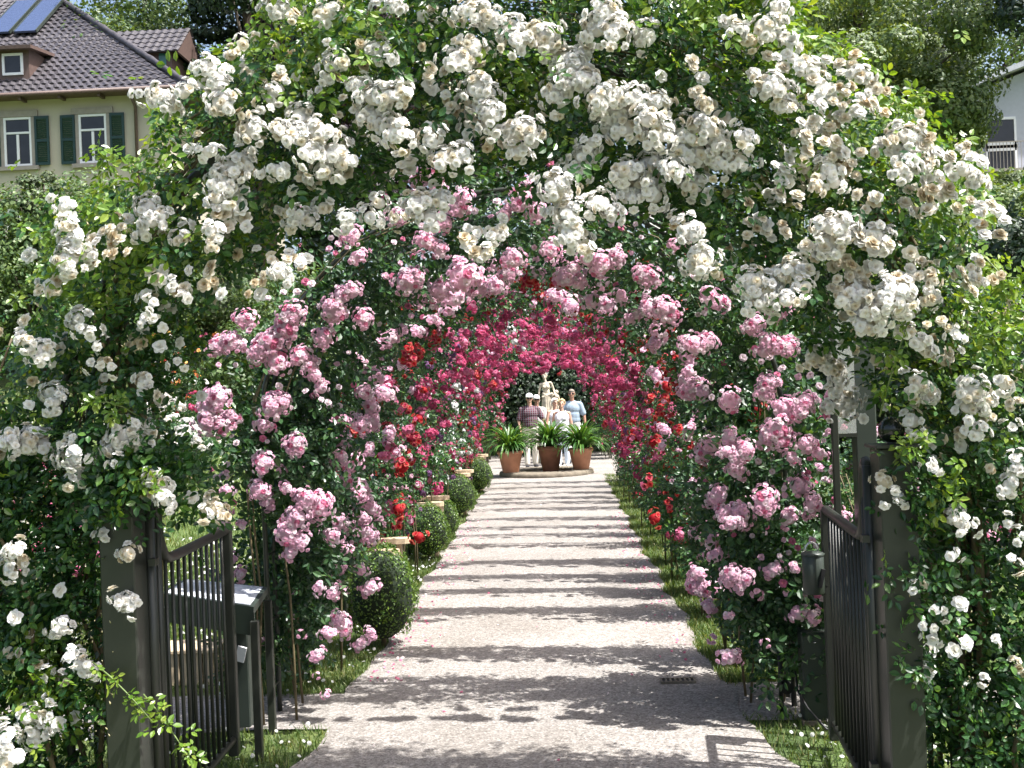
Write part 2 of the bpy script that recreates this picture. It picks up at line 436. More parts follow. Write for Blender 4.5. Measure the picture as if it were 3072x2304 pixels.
# ------------------------------------------------------------------ ground, paths
X0 = -0.02
def hill(x, y):
    a = np.clip((np.abs(x) - 2.3) / 8, 0, 1); a = a * a * (3 - 2 * a)
    b = np.clip((y - 8.5) / 28, 0, 1); b = b * b * (3 - 2 * b)
    c = np.clip((y - 33) / 22, 0, 1); c = c * c * (3 - 2 * c)
    return 5.5 * np.maximum(a * b, c) + np.clip(y - 55, 0, 400) * .08
def ground_sheet():
    xs = np.concatenate([[-600, -300, -150, -90, -60], np.arange(-44, -6, 2), np.arange(-6, 6.01, .5), np.arange(8, 46, 2), [60, 90, 150, 300, 600]])
    ys = np.concatenate([[-60, -20, -5], np.arange(0, 36, .75), np.arange(36, 70, 2), [80, 100, 140, 220, 400, 700]])
    Xg, Yg = np.meshgrid(xs, ys); Zg = hill(Xg, Yg) - .006
    V = np.stack([Xg, Yg, Zg], -1).reshape(-1, 3); nx = len(xs)
    F = [(j * nx + i, j * nx + i + 1, (j + 1) * nx + i + 1, (j + 1) * nx + i) for j in range(len(ys) - 1) for i in range(nx - 1)]
    mb = MB(); mb.add([tuple(v) for v in V], F, True)
    m, n, l, b = newmat('lawn')
    tc = n.new('ShaderNodeTexCoord'); n1 = n.new('ShaderNodeTexNoise'); n1.inputs['Scale'].default_value = 1.2; n1.inputs['Detail'].default_value = 8
    n2 = n.new('ShaderNodeTexNoise'); n2.inputs['Scale'].default_value = 45; n2.inputs['Detail'].default_value = 6
    l.new(tc.outputs['Object'], n1.inputs['Vector']); l.new(tc.outputs['Object'], n2.inputs['Vector'])
    r1 = ramp(n, [(.3, (.05, .085, .018)), (.5, (.085, .13, .028)), (.72, (.14, .16, .05))]); l.new(n1.outputs['Fac'], r1.inputs['Fac'])
    r2 = ramp(n, [(.35, (.5, .5, .5)), (.65, (1.25, 1.25, 1.25))]); l.new(n2.outputs['Fac'], r2.inputs['Fac'])
    mx = n.new('ShaderNodeMix'); mx.data_type = 'RGBA'; mx.blend_type = 'MULTIPLY'; mx.inputs[0].default_value = 1
    l.new(r1.outputs[0], mx.inputs[6]); l.new(r2.outputs[0], mx.inputs[7]); l.new(mx.outputs[2], b.inputs['Base Color'])
    b.inputs['Roughness'].default_value = .9
    bp = n.new('ShaderNodeBump'); bp.inputs['Strength'].default_value = .8; bp.inputs['Distance'].default_value = .03
    l.new(n2.outputs['Fac'], bp.inputs['Height']); l.new(bp.outputs[0], b.inputs['Normal'])
    tag(mb.build('lawn', m), kind='structure')
ground_sheet()
def gravel_mat():
    m, n, l, b = newmat('gravel')
    tc = n.new('ShaderNodeTexCoord')
    vo = n.new('ShaderNodeTexVoronoi'); vo.inputs['Scale'].default_value = 95
    no = n.new('ShaderNodeTexNoise'); no.inputs['Scale'].default_value = 38; no.inputs['Detail'].default_value = 8
    lo = n.new('ShaderNodeTexNoise'); lo.inputs['Scale'].default_value = .9; lo.inputs['Detail'].default_value = 5
    for x in (vo, no, lo): l.new(tc.outputs['Object'], x.inputs['Vector'])
    r0 = ramp(n, [(.0, (.088, .080, .073)), (.2, (.200, .185, .170)), (.6, (.272, .256, .240)), (1, (.41, .395, .38))]); l.new(vo.outputs['Color'], r0.inputs['Fac'])
    r1 = ramp(n, [(.34, (.72, .7, .68)), (.58, (1.06, 1.05, 1.04))]); l.new(no.outputs['Fac'], r1.inputs['Fac'])
    r2 = ramp(n, [(.32, (.84, .82, .79)), (.5, (.98, .97, .96)), (.7, (1.08, 1.07, 1.06))]); l.new(lo.outputs['Fac'], r2.inputs['Fac'])
    a = n.new('ShaderNodeMix'); a.data_type = 'RGBA'; a.blend_type = 'MULTIPLY'; a.inputs[0].default_value = 1
    c = n.new('ShaderNodeMix'); c.data_type = 'RGBA'; c.blend_type = 'MULTIPLY'; c.inputs[0].default_value = 1
    l.new(r0.outputs[0], a.inputs[6]); l.new(r1.outputs[0], a.inputs[7]); l.new(a.outputs[2], c.inputs[6]); l.new(r2.outputs[0], c.inputs[7])
    l.new(c.outputs[2], b.inputs['Base Color']); b.inputs['Roughness'].default_value = .95
    bp = n.new('ShaderNodeBump'); bp.inputs['Strength'].default_value = .35; bp.inputs['Distance'].default_value = .008
    l.new(vo.outputs['Distance'], bp.inputs['Height']); l.new(bp.outputs[0], b.inputs['Normal'])
    return m
M_GRAVEL = gravel_mat()
def path_edges(y):
    t = np.clip((y - 4) / 9, 0, 1)
    l_ = -1.23 + .02 * t + .03 * np.sin(y * 3.1) + .02 * np.sin(y * 7.3)
    r_ = 1.25 - .08 * t + .03 * np.sin(y * 2.7 + 1) + .02 * np.sin(y * 8.1)
    return l_ - .08 * np.clip((6.5 - y) / 1.2, 0, 1), r_ + .16 * np.clip((6.6 - y) / .9, 0, 1)
def strip(name, ys, xl, xr, z, mat):
    mb = MB(); vs = []; fs = []; k = 8
    for y, a, b in zip(ys, xl, xr):
        for i in range(k + 1): vs.append((a + (b - a) * i / k, y, z))
    for j in range(len(ys) - 1):
        for i in range(k): fs.append((j * (k + 1) + i, j * (k + 1) + i + 1, (j + 1) * (k + 1) + i + 1, (j + 1) * (k + 1) + i))
    mb.add(vs, fs); return tag(mb.build(name, mat), kind='structure')
ys = np.arange(-3, 32.01, .15); L_, R_ = path_edges(ys)
L_ = np.where(ys > 22.3, -2.7, L_); R_ = np.where(ys > 22.3, 2.7, R_)
strip('gravel_path', ys, L_, R_, .012, M_GRAVEL)
yc = np.arange(6.55, 7.5, .1)
xs = np.arange(-14, 14, .4)
mb = MB(); vs = []; fs = []
for x in xs:
    w0 = 6.62 + .05 * math.sin(x * 3); w1 = 7.42 + .05 * math.sin(x * 2.3)
    vs += [(x, w0, .006), (x, w1, .006)]
fs = [(2 * i, 2 * i + 2, 2 * i + 3, 2 * i + 1) for i in range(len(xs) - 1)]
mb.add(vs, fs); tag(mb.build('cross_path', M_GRAVEL), kind='structure')

# grass blades near the camera (one sheet of uncountable stuff) and clover heads, fallen petals
M_GRASS = leafmat('grass_blade', [(0, (.045, .09, .018)), (.5, (.08, .14, .03)), (.85, (.14, .18, .05)), (1, (.26, .24, .11))], rough=.5, trans=.3)
BLADE = TM([(-.06, 0, 0), (.06, 0, 0), (.045, .12, .55), (-.045, .12, .55), (0, .42, 1.0)], [(0, 1, 2, 3), (3, 2, 4)], smooth=False)
def on_path(x, y):
    l_, r_ = path_edges(y)
    return ((x > l_ + .015) & (x < r_ - .015)) | ((y > 6.66 + .05 * np.sin(x * 5) + .03 * np.sin(x * 17)) & (y < 7.38 + .05 * np.sin(x * 4.3) + .03 * np.sin(x * 13)))
def grass(name, x0, x1, y0, y1, n, h, label, group=None):
    x = rng.uniform(x0, x1, n); y = y0 + (y1 - y0) * rng.random(n) ** 1.3
    k = ~on_path(x, y); x = x[k]; y = y[k]; N = len(x)
    pos = np.stack([x, y, hill(x, y) - .005], 1)
    Z = unit(np.stack([rng.normal(size=N) * .3, rng.normal(size=N) * .3, np.ones(N)], 1)); X, Y, Z = frames(Z)
    return tag(foliage_obj(name, spread(BLADE, pos, X, Y, Z, h * (.5 + rng.random(N))), M_GRASS, None), label, 'grass', kind='stuff')
grass('grass', -4.2, -1.15, 4.2, 14, 60000, .045, 'sunlit short grass on the left lawn beside the gravel path')
grass('grass', -9.5, -1.9, 9, 27, 90000, .075, 'long rough grass of the lawn sloping up to the left')
grass('grass', 1.05, 3.6, 4.2, 9.5, 30000, .045, 'grass and clover patch beside the right edge of the gravel')
grass('grass', 1.05, 1.7, 7.4, 24, 30000, .05, 'narrow grass strip below the right row of rose stems')
grass('grass', -1.9, -1.1, 7.4, 24, 20000, .04, 'narrow grass strip below the left row of rose stems')
def specks(name, x, y, z, r, col, label, cat):
    N = len(x); pos = np.stack([x, y, z], 1); X, Y, Z = frames(unit(np.stack([rng.normal(size=N) * .6, rng.normal(size=N) * .6 - .4, np.ones(N)], 1)))
    tm = TM([(0, 0, .25)] + [(math.cos(a), math.sin(a), .05 * (k % 2)) for k, a in enumerate(np.linspace(0, 2 * math.pi, 7)[:-1])], [(0, 1 + k, 1 + (k + 1) % 6) for k in range(6)], [col] * 7)
    tint = .8 + .25 * rng.random((N, 1)) * np.ones((1, 3))
    return tag(foliage_obj(name, spread(tm, pos, X, Y, Z, r * (.6 + .8 * rng.random(N)), tint), M_PET, None), label, cat, kind='stuff')
x = rng.uniform(-4.5, -1.2, 1500); y = rng.uniform(4.5, 14, 1500); k = ~on_path(x, y)
specks('clover_blossoms', x[k], y[k], np.full(k.sum(), .05), .011, (.78, .78, .74), 'white clover heads dotted over the left lawn', 'clover')
x = rng.uniform(-9, -2.2, 2600); y = rng.uniform(9, 26, 2600)
specks('clover_blossoms', x, y, hill(x, y) + .06, .018, (.78, .78, .74), 'white clover heads on the lawn slope farther left', 'clover')
x = rng.uniform(1.4, 2.6, 260); y = rng.uniform(4.5, 6.6, 260)
specks('clover_blossoms', x, y, np.full(260, .05), .010, (.78, .78, .74), 'white clover heads in the grass by the right gate', 'clover')
# petals fallen on the gravel
xs1 = np.concatenate([-1.17 + np.abs(rng.normal(size=360)) * .16, 1.14 - np.abs(rng.normal(size=300)) * .13, rng.uniform(-1.1, 1.1, 50)])
ys1 = np.concatenate([7.6 + 9 * rng.random(360) ** 1.2, 8 + 9 * rng.random(300), rng.uniform(5.5, 20, 50)])
pk = rng.random(len(xs1)) < .5
specks('fallen_petals', xs1[pk], ys1[pk], np.full(pk.sum(), .018), .010, (.74, .22, .34), 'deep pink petals scattered along both path edges', 'petals')
specks('fallen_petals', xs1[~pk], ys1[~pk], np.full((~pk).sum(), .018), .010, (.85, .75, .74), 'pale pink and white petals scattered along both path edges', 'petals')
# drain grate
pc = P(1506, 1478, 7.62)
g = empty('drain_grate', (.93, 7.40, .012), 'small slotted drain grate set in the gravel by the right path edge', 'drain grate')
g.scale = (.6, .6, 1)
m_ = MB(); m_.box((0, 0, .008), (.38, .02, .016)); m_.box((0, .15, .008), (.38, .02, .016))
for i in range(8): m_.box((-.18 + i * .0514, .075, .008), (.022, .128, .015))
m_.build('frame', M_STONE, g); MB().box((0, .075, .003), (.34, .125, .004)).build('pit', M_BLACK, g)

# ------------------------------------------------------------------ rose builders
def in_poly(x, z, poly):
    inside = np.zeros(len(x), bool); n = len(poly)
    for i in range(n):
        x1, z1 = poly[i]; x2, z2 = poly[(i + 1) % n]
        c = ((z1 > z) != (z2 > z)) & (x < (x2 - x1) * (z - z1) / (z2 - z1 + 1e-12) + x1)
        inside ^= c
    return inside
def poly_world(pp, Y): return [(P(a, b, Y).x, P(a, b, Y).z) for a, b in pp]

# --- front arch, smothered in white roses (drawn as an outline at its real depth, one metre thick)
YF = 5.0
OUT = [(-260, 1760), (-260, 960), (-60, 880), (25, 720), (75, 640), (100, 560), (100, 430), (225, 415), (285, 360), (325, 280), (350, 225), (420, 170), (440, 130), (520, 95), (570, 60), (590, -20), (600, -160), (1150, -230), (1720, -150), (1730, 50), (1790, 110), (1870, 160), (1990, 240), (2010, 290), (2090, 320), (2130, 380), (2150, 470), (2110, 520), (2150, 600), (2260, 680), (2480, 760), (2480, 1760), (1960, 1760), (1975, 1300), (1960, 1000), (1930, 930), (1925, 880), (1880, 860), (1850, 800), (1830, 730), (1780, 770), (1700, 700), (1590, 640), (1500, 570), (1420, 460), (1330, 460), (1230, 480), (1180, 400), (1100, 430), (1000, 400), (900, 380), (800, 430), (700, 480), (600, 560), (520, 590), (440, 680), (450, 780), (400, 850), (330, 900), (400, 960), (480, 1060), (470, 1130), (400, 1120), (310, 1080), (240, 1150), (235, 1350), (240, 1500), (250, 1760)]
PW = poly_world(OUT, YF)
PWa = np.array(PW); bx0, bx1 = PWa[:, 0].min(), PWa[:, 0].max(); bz0, bz1 = 0.02, PWa[:, 1].max()
split_x = [P(300, 900, YF).x, P(1150, 300, YF).x, P(1900, 900, YF).x]
ZL = 2.35
def which(x, z):
    """plant 0: low left, 1: left of arch, 2: right of arch, 3: low right"""
    lowz = ZL + .12 * np.sin(3 * x)
    return np.where(z < lowz, np.where(x < 0.2, 0, 3), np.where(x < split_x[1] + .12 * np.sin(6 * z), 1, 2))
N0 = 1500
cx = rng.uniform(bx0, bx1, N0 * 4); cz = rng.uniform(bz0, bz1, N0 * 4)
k = in_poly(cx, cz, PW); cx = cx[k][:N0]; cz = cz[k][:N0]
cyy = YF + rng.uniform(-.42, .42, len(cx)) * np.where(cz > 2.2, 1.25, .8)
sp = 15; N = len(cx) * sp
px_ = np.repeat(cx, sp) + rng.normal(size=N) * .085; pz_ = np.repeat(cz, sp) + rng.normal(size=N) * .085; py_ = np.repeat(cyy, sp) + rng.normal(size=N) * .09
_f = YF / py_
k = (pz_ > .03) & (in_poly(CAM.x + (px_ - CAM.x) * _f, CAM.z + (pz_ - CAM.z) * _f, PW) | (rng.random(N) < .07))
px_, py_, pz_ = px_[k], py_[k], pz_[k]
cen = np.stack([px_, py_, pz_], 1)
hp = []
for (ga, gb, n2, sg_) in ((215, 1010, 70, .10), (265, 1030, 80, .08), (300, 1000, 60, .08), (240, 960, 60, .1), (225, 1100, 26, .05), (1985, 1250, 40, .07), (1990, 1420, 30, .06), (1985, 1080, 40, .06), (2000, 1000, 40, .06)):
    gp = np.array(P(ga, gb, 4.62)); hp.append(gp + rng.normal(size=(n2, 3)) * np.array([sg_, .05, sg_]))
cen = np.concatenate([cen] + hp); px_, py_, pz_ = cen[:, 0], cen[:, 1], cen[:, 2]
outn = np.stack([(px_ - X0) * .22, -0.55 + (py_ - YF) * .6, np.full(len(px_), .75)], 1)
W = which(px_, pz_)
PL = []
labels = [('white climbing rose filling the lower left corner beside the left gate post', (-1.75, 5.0, 0)),
          ('white climbing rose covering the left half of the front arch', (-1.8, 5.22, 0)),
          ('white climbing rose covering the right half of the front arch', (2.0, 5.22, 0)),
          ('white climbing rose filling the lower right corner beside the post with a ball', (1.95, 5.0, 0))]
for i, (lb, loc) in enumerate(labels):
    e = empty('climbing_rose', loc, lb, 'climbing rose', 'white climbing roses on the front arch'); PL.append(e)
    m = W == i; c = cen[m] - np.array(loc); on = outn[m]
    pz = cen[m][:, 2]
    edge = np.abs(cen[m][:, 0] - X0) * .8 + pz
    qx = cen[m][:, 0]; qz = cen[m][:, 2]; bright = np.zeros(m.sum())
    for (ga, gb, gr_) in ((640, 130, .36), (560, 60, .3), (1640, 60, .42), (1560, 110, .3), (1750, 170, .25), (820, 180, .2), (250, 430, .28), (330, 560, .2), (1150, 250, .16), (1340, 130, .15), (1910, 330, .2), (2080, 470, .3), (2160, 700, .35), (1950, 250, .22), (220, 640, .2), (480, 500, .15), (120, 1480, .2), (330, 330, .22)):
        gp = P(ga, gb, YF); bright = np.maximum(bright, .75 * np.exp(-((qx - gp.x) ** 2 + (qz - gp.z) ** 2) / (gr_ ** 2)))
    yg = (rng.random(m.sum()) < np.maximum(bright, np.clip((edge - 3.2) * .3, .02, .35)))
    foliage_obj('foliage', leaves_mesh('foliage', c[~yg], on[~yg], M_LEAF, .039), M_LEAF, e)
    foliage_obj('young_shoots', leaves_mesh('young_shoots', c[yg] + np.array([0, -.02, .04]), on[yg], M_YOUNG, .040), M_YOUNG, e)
    s = MB()   # canes
    for q in range(16):
        if i in (0, 3):
            sx = rnd.uniform(-1.3, -.1) * (1 if i == 0 else -1); x_, y_ = sx, rnd.uniform(-.25, .3); pts = [Vector((x_, y_, 0))]
            for t in range(1, 7): pts.append(pts[-1] + Vector((rnd.uniform(-.16, .16), rnd.uniform(-.08, .08), .38)))
        else:
            sg = -1 if i == 1 else 1; y_ = rnd.uniform(-.25, .3); pts = []
            r0 = rnd.uniform(1.75, 2.0)
            pts = [Vector((rnd.uniform(-.15, .15), y_, 0)), Vector((rnd.uniform(-.1, .1), y_, 1.0)), Vector((rnd.uniform(-.1, .1), y_, 1.9))]
            for t in range(1, 7):
                a = math.pi * (1 - t / 12)
                wx = X0 - sg * math.cos(a) * r0 if sg > 0 else X0 + math.cos(a) * r0
                pts.append(Vector((wx - loc[0], y_ + rnd.uniform(-.05, .05), 2.0 + math.sin(a) * (r0 - .2))))
        s.tube(pts, [.014 * (1 - .1 * j) for j in range(len(pts))], 6)
    s.build('canes', M_STEM, e)

def white_depth(wx, wz):
    return YF - .50 * (1.2 if wz > 2.2 else .85)
WHITE = """600,20,25 630,40,20 700,30,25 815,10,15 855,8,20 1010,25,30 1060,40,25 1100,60,30 1120,90,25 1020,100,30 990,130,25 1050,110,20 1180,80,25 1190,110,25 1160,60,20 1290,60,30 1330,70,30 1390,80,28 1310,30,25 1590,60,22 1650,60,25 1700,90,25 1620,90,20 1680,20,20 1210,120,22 1260,110,18
520,90,15 500,120,22 450,150,25 470,180,22 540,160,20 560,180,20 440,170,20 305,210,15 350,210,25 370,240,20 400,200,18 480,220,25 530,250,22 545,280,28 590,200,22 570,230,15 650,250,28 690,290,35 670,330,25 720,330,40 700,370,35 740,350,30 640,290,25 600,280,20 720,140,25 715,170,22 690,200,15 820,115,25 845,130,15 780,190,25 810,210,28 800,250,30 840,210,30 870,200,22 830,270,35 860,290,25 900,290,20 1050,210,30 1030,190,25 1060,250,25 980,210,15 930,300,20 1110,290,40 1140,280,25 1020,270,25 1050,310,22 990,340,30 1120,330,20 960,340,25
1220,130,35 1240,150,28 1260,170,30 1230,180,25 1200,205,25 1290,210,30 1330,205,25 1370,215,28 1410,225,30 1340,240,30 1300,240,25 1400,260,25 1440,230,20 1350,280,25 1260,340,30 1240,370,30 1280,310,20 1310,280,20 1430,290,28 1390,290,22 1480,290,35 1530,280,35 1500,330,45 1550,310,30 1470,330,35 1550,350,30 1500,400,35 1460,370,25 1350,370,40 1380,400,35 1400,360,25 1410,420,30 1360,420,25 1500,250,15 1520,220,22 1560,240,15 1480,160,10 1600,350,22 1605,300,20
450,330,20 500,370,30 480,400,30 510,420,28 520,350,25 540,330,15 470,430,20 500,460,20 600,370,18 560,380,15 140,450,18 145,490,20 160,520,30 150,560,25 180,550,20 140,590,15 320,450,28 330,480,22 310,500,20 350,470,18 390,520,18 400,490,15 380,620,15 400,640,15 350,610,10 460,500,18 455,530,18 470,470,12 250,500,12 250,530,15
90,640,20 110,610,15 60,740,18 90,760,25 50,730,15 110,850,22 120,870,22 170,690,18 180,715,15 205,720,12 205,790,15 225,790,18 240,800,15 210,750,12 320,690,15 330,660,14 320,640,12 360,610,14 350,700,12 310,820,18 320,850,15 385,790,15 60,950,28 85,960,25 30,960,22 20,940,18 150,960,20 160,990,25 140,990,20 170,1030,20 150,1040,15 180,1000,18 240,960,20 270,940,25 290,930,22 300,960,22 320,930,18 250,1000,15 330,1030,22 350,1050,22 360,1080,22 320,1070,18 470,1100,22 450,1080,20 480,1120,18 440,1110,15 195,1110,12 230,1140,22 225,1155,15 275,1195,18 260,1200,12 30,1190,22 50,1210,22 20,1230,20 60,1240,15 40,1180,15 130,1270,10 270,1300,20 250,1290,15 280,1320,12 285,1300,14 130,1360,18 140,1350,15 155,1420,15 190,1440,20 175,1430,18 130,1460,12 105,1460,12 60,1550,18 85,1560,22 100,1520,15 110,1545,15 75,1590,18 120,1580,12 160,1550,8 140,1560,10 10,1600,20 15,1640,25 40,1330,8
870,360,15 900,440,25 950,430,22 930,470,25 860,480,20 1040,490,13 1020,520,15 1070,510,20 1050,550,20 750,480,22 700,450,20 1210,430,28 1200,400,30 1230,460,25 1250,520,35 1230,500,28 1260,540,20 1290,440,25 1320,460,20 610,590,20 590,560,18 640,570,15 560,600,15 440,600,12 640,470,22 670,480,18 800,470,20 820,440,20 1460,480,22 1490,500,25 1520,560,25 1550,590,22 1500,580,18
1650,170,22 1670,190,25 1690,210,20 1700,230,18 1730,130,15 1750,150,22 1770,180,20 1650,130,15 1780,220,15 1840,140,12 1860,160,18 1890,190,15 1850,240,18 1870,220,12 1720,290,20 1740,310,15 1760,260,12 1800,270,10 1810,310,14 1790,370,25 1800,395,22 1760,400,18 1700,380,20 1690,400,15 1730,350,12 1960,300,30 1940,320,25 1970,350,25 1950,370,22 1930,300,20 1990,340,15 2010,290,15 2080,320,18 2080,370,22 2110,390,20 2100,350,15 2060,400,14 2140,470,10 2150,490,12 1640,490,18 1660,470,15 1800,490,30 1820,510,28 1780,510,22 1790,530,25 1830,480,20 1880,440,15 1890,500,20 1910,520,22 1900,540,18 1870,520,15 1620,610,30 1650,620,30 1670,640,30 1640,650,25 1690,600,22 1720,580,25 1740,620,20 1700,650,20 1750,560,15 1810,570,18 1830,600,18 1840,620,15 1860,580,15 1850,640,30 1880,660,35 1920,650,35 1830,640,30 1940,630,30 1900,690,30 1870,700,25 1950,670,22 1980,570,18 2010,590,20 2020,610,20 1990,620,18 1960,600,15 2030,430,15 2000,410,15 1990,440,12 2130,590,18 2100,580,14 2010,650,20 1990,740,22 2000,760,22 2040,780,20 1960,720,20 2060,730,15 1770,770,25 1800,790,25 1810,820,22 1800,850,22 1830,860,22 1815,880,25 1850,855,15 1780,760,20 1740,790,20 1980,830,28 2000,850,25 1970,860,20 2100,840,28 2120,870,28 2090,880,25 2140,900,22 2170,830,20 2110,930,22 2190,870,18 2180,920,15 1970,910,18 1980,940,15 2020,950,12 2080,940,20 2200,1000,18 2195,1020,15 2140,1010,18 2180,1050,18 2020,1000,15 2010,1010,12 1910,1040,18 1930,1060,15 1940,1080,12 1920,1090,14 2060,1110,20 2070,1130,18 2100,1140,12 2170,1130,12 2060,1200,14 2190,1220,12 1975,1255,16 1980,1270,12 2030,1325,14 2080,1310,10 2010,1360,14 2010,1380,12 2070,1410,10 2090,1390,8 2150,1385,14 2190,1430,18 2205,1450,18 1995,1465,12 2000,1440,10 2120,1468,16 2010,1400,8 2200,1160,15"""
def parse(t): return [tuple(float(v) for v in w.split(',')) for w in t.split()]
cnt = [0] * 4
extra = [[] for _ in range(4)]
wl_ = parse(WHITE)
wl_.sort(key=lambda t: -t[2])
for a, b, r_ in wl_:
    Yd = white_depth(0, P(a, b, YF).z) + rnd.uniform(-.05, .12)
    if 1740 < a < 1860 and b > 740: Yd = 5.3
    if a < 40 and b > 1580: Yd = 4.1
    p = P(a, b, Yd); q = int(which(np.array([p.x]), np.array([p.z]))[0])
    rm = r_ / 2212 * 3072 / F_PX * Yd      # radius in metres
    facing = Vector((rnd.uniform(-.35, .35) + (p.x - X0) * .12, -1, rnd.uniform(.1, .9)))
    if r_ >= 24: key = 'white_big'; s = rm / .085
    elif r_ >= 17: key = rnd.choice(['white_mid', 'white_mid', 'white_mid', 'cream_mid']); s = rm / .058
    elif r_ >= 12: key = 'white_few'; s = rm / .046
    else: key = 'white_one'; s = 1
    s = max(.8, min(1.3, s * 1.08))
    if cnt[q] < 100: put_cluster(PL[q], key, p, facing, s); cnt[q] += 1
    else: extra[q].append((p, facing))
# smaller heads scattered over the arch
n_ = 2600; fx = rng.uniform(bx0, bx1, n_); fz = rng.uniform(.5, bz1, n_); k = in_poly(fx, fz, PW)
clump = np.sin(fx * 5.1 + 1.3 * np.sin(fz * 4)) * np.sin(fz * 5.7 + fx * 1.7)
dens = np.clip(.17 + .34 * clump + np.where(fz < 1.6, -.16, .10) + np.clip((np.abs(fx - X0) + fz - 3.6) * .2, 0, .3), .02, 1)
k &= rng.random(n_) < dens
k &= in_poly(CAM.x + (fx - CAM.x) * 1.08, CAM.z + (fz - CAM.z) * 1.08, PW)
fx = fx[k]; fz = fz[k]; fy = YF - .45 * np.where(fz > 2.2, 1.2, .85) + rng.random(len(fx)) ** 1.5 * .7
Wf = which(fx, fz)
for i in range(4):
    m = Wf == i; ps = []; ns = []
    kn = []
    for x_, y_, z_ in zip(fx[m], fy[m], fz[m]):
        for j in range(rnd.choice([1, 2, 3, 4])):
            ps.append((x_ + rnd.gauss(0, .035), y_ + rnd.gauss(0, .03), z_ + rnd.gauss(0, .035)))
            ns.append((rnd.gauss(0, .5) + (x_ - X0) * .15, -1, rnd.uniform(-.1, .9)))
    for p, f in extra[i]:
        for j in range(6):
            ps.append((p.x + rnd.gauss(0, .04), p.y + rnd.gauss(0, .02), p.z + rnd.gauss(0, .04))); ns.append((f.x + rnd.gauss(0, .4), -1, f.z))
    if ps: stuff_blossoms('blossoms', PL[i], ['white', 'cream', 'white', 'cream', 'spent'], np.array(ps) - np.array(PL[i].location), ns, .028)
# unopened buds and bare flower stalks among the blossoms
BUD = TM([(0, 0, -1.6), (.5, 0, -.4), (-.25, .43, -.4), (-.25, -.43, -.4), (0, 0, 1.0), (.04, 0, -6), (-.04, .03, -6)], [(0, 2, 1), (0, 3, 2), (0, 1, 3), (1, 2, 4), (2, 3, 4), (3, 1, 4), (0, 5, 6)], [(.20, .24, .06), (.55, .5, .28), (.55, .5, .28), (.55, .5, .28), (.80, .72, .5), (.2, .25, .08), (.2, .25, .08)])
bx_ = rng.uniform(bx0, bx1, 9000); bz_ = rng.uniform(.5, bz1, 9000); k = in_poly(CAM.x + (bx_ - CAM.x) * 1.1, CAM.z + (bz_ - CAM.z) * 1.1, PW) & (np.sin(bx_ * 9 + 2 * np.sin(bz_ * 7)) * np.sin(bz_ * 11) > .25)
bx_ = bx_[k]; bz_ = bz_[k]; Wb = which(bx_, bz_)
for i in range(4):
    m = Wb == i; n3 = int(m.sum()); pp = np.stack([bx_[m], YF - .5 * np.where(bz_[m] > 2.2, 1.15, .85) + rng.random(n3) * .15, bz_[m]], 1) - np.array(PL[i].location)
    X, Y, Z = frames(np.stack([rng.normal(size=n3) * .5, -.6 + rng.normal(size=n3) * .3, np.full(n3, .8)], 1))
    o = foliage_obj('buds', spread(BUD, pp, X, Y, Z, .0065 * (.7 + .7 * rng.random(n3))), M_PET, PL[i], True); o['kind'] = 'stuff'
# sprays reaching free of the mass, with bright young leaves
for (a, b, c_, d_, q) in ((1900, 250, 2020, 210, 2), (1700, 100, 1800, 90, 2), (240, 380, 225, 330, 1), (130, 560, 95, 505, 0), (2010, 400, 2060, 300, 2), (1480, 60, 1560, 20, 2), (730, 160, 640, 30, 1), (640, 140, 560, 170, 1), (1180, 250, 1260, 170, 2),
                          (1930, 1000, 1990, 950, 3), (1990, 1160, 2080, 1010, 3), (310, 1500, 410, 1640, 0), (200, 1430, 330, 1560, 0), (1900, 900, 1960, 700, 3), (300, 900, 200, 870, 0), (2140, 640, 2200, 600, 3), (260, 1060, 330, 1040, 0), (2100, 540, 2190, 640, 2), (1800, 150, 1860, 130, 2)):
    A = P(a, b, 4.62); B = P(c_, d_, 4.5); e = PL[q]; M_ = (A + B) / 2 + Vector((0, -.03, .05))
    pts = [A.lerp(M_, t / 3).lerp(M_.lerp(B, t / 3), t / 3) - e.location for t in range(4)]
    MB().tube(pts, [.004, .0035, .003, .002], 5).build('spray_stem', M_GSTEM, e)
    ts = np.linspace(.15, 1.05, 9)[:, None]; Pm = np.array(A)[None] * (1 - ts) ** 2 + 2 * np.array(M_)[None] * ts * (1 - ts) + np.array(B)[None] * ts ** 2
    Pm = np.repeat(Pm, 2, 0) + rng.normal(size=(18, 3)) * .02
    foliage_obj('spray_leaves', leaves_mesh('x', Pm - np.array(e.location), np.tile([0, -.6, .8], (18, 1)), M_YOUNG, .034), M_YOUNG, e)

# --- arches behind: profile, opening and band
def profile(s, a=1.5, zt=3.1, zl=1.75):
    """s in 0..1 from left foot over the top to the right foot; returns x,z,nx,nz (normal pointing into the tunnel)"""
    s = np.asarray(s, dtype=float); leg = .27
    x = np.empty_like(s); z = np.empty_like(s); nx = np.empty_like(s); nz = np.empty_like(s)
    l = s < leg; r = s > 1 - leg; t = ~(l | r)
    x[l] = X0 - a; z[l] = s[l] / leg * zl; nx[l] = 1; nz[l] = 0
    x[r] = X0 + a; z[r] = (1 - s[r]) / leg * zl; nx[r] = -1; nz[r] = 0
    an = math.pi * (1 - (s[t] - leg) / (1 - 2 * leg)); x[t] = X0 + np.cos(an) * a; z[t] = zl + np.sin(an) * (zt - zl); nx[t] = -np.cos(an); nz[t] = -np.sin(an)
    return x, z, nx, nz
def is_open(x, z, a=1.14, zt=2.66, zl=1.7):
    x = abs(x - X0)
    if z < zl: return x < a
    if z > zt: return False
    return x < a * math.sqrt(max(0, 1 - ((z - zl) / (zt - zl)) ** 2))
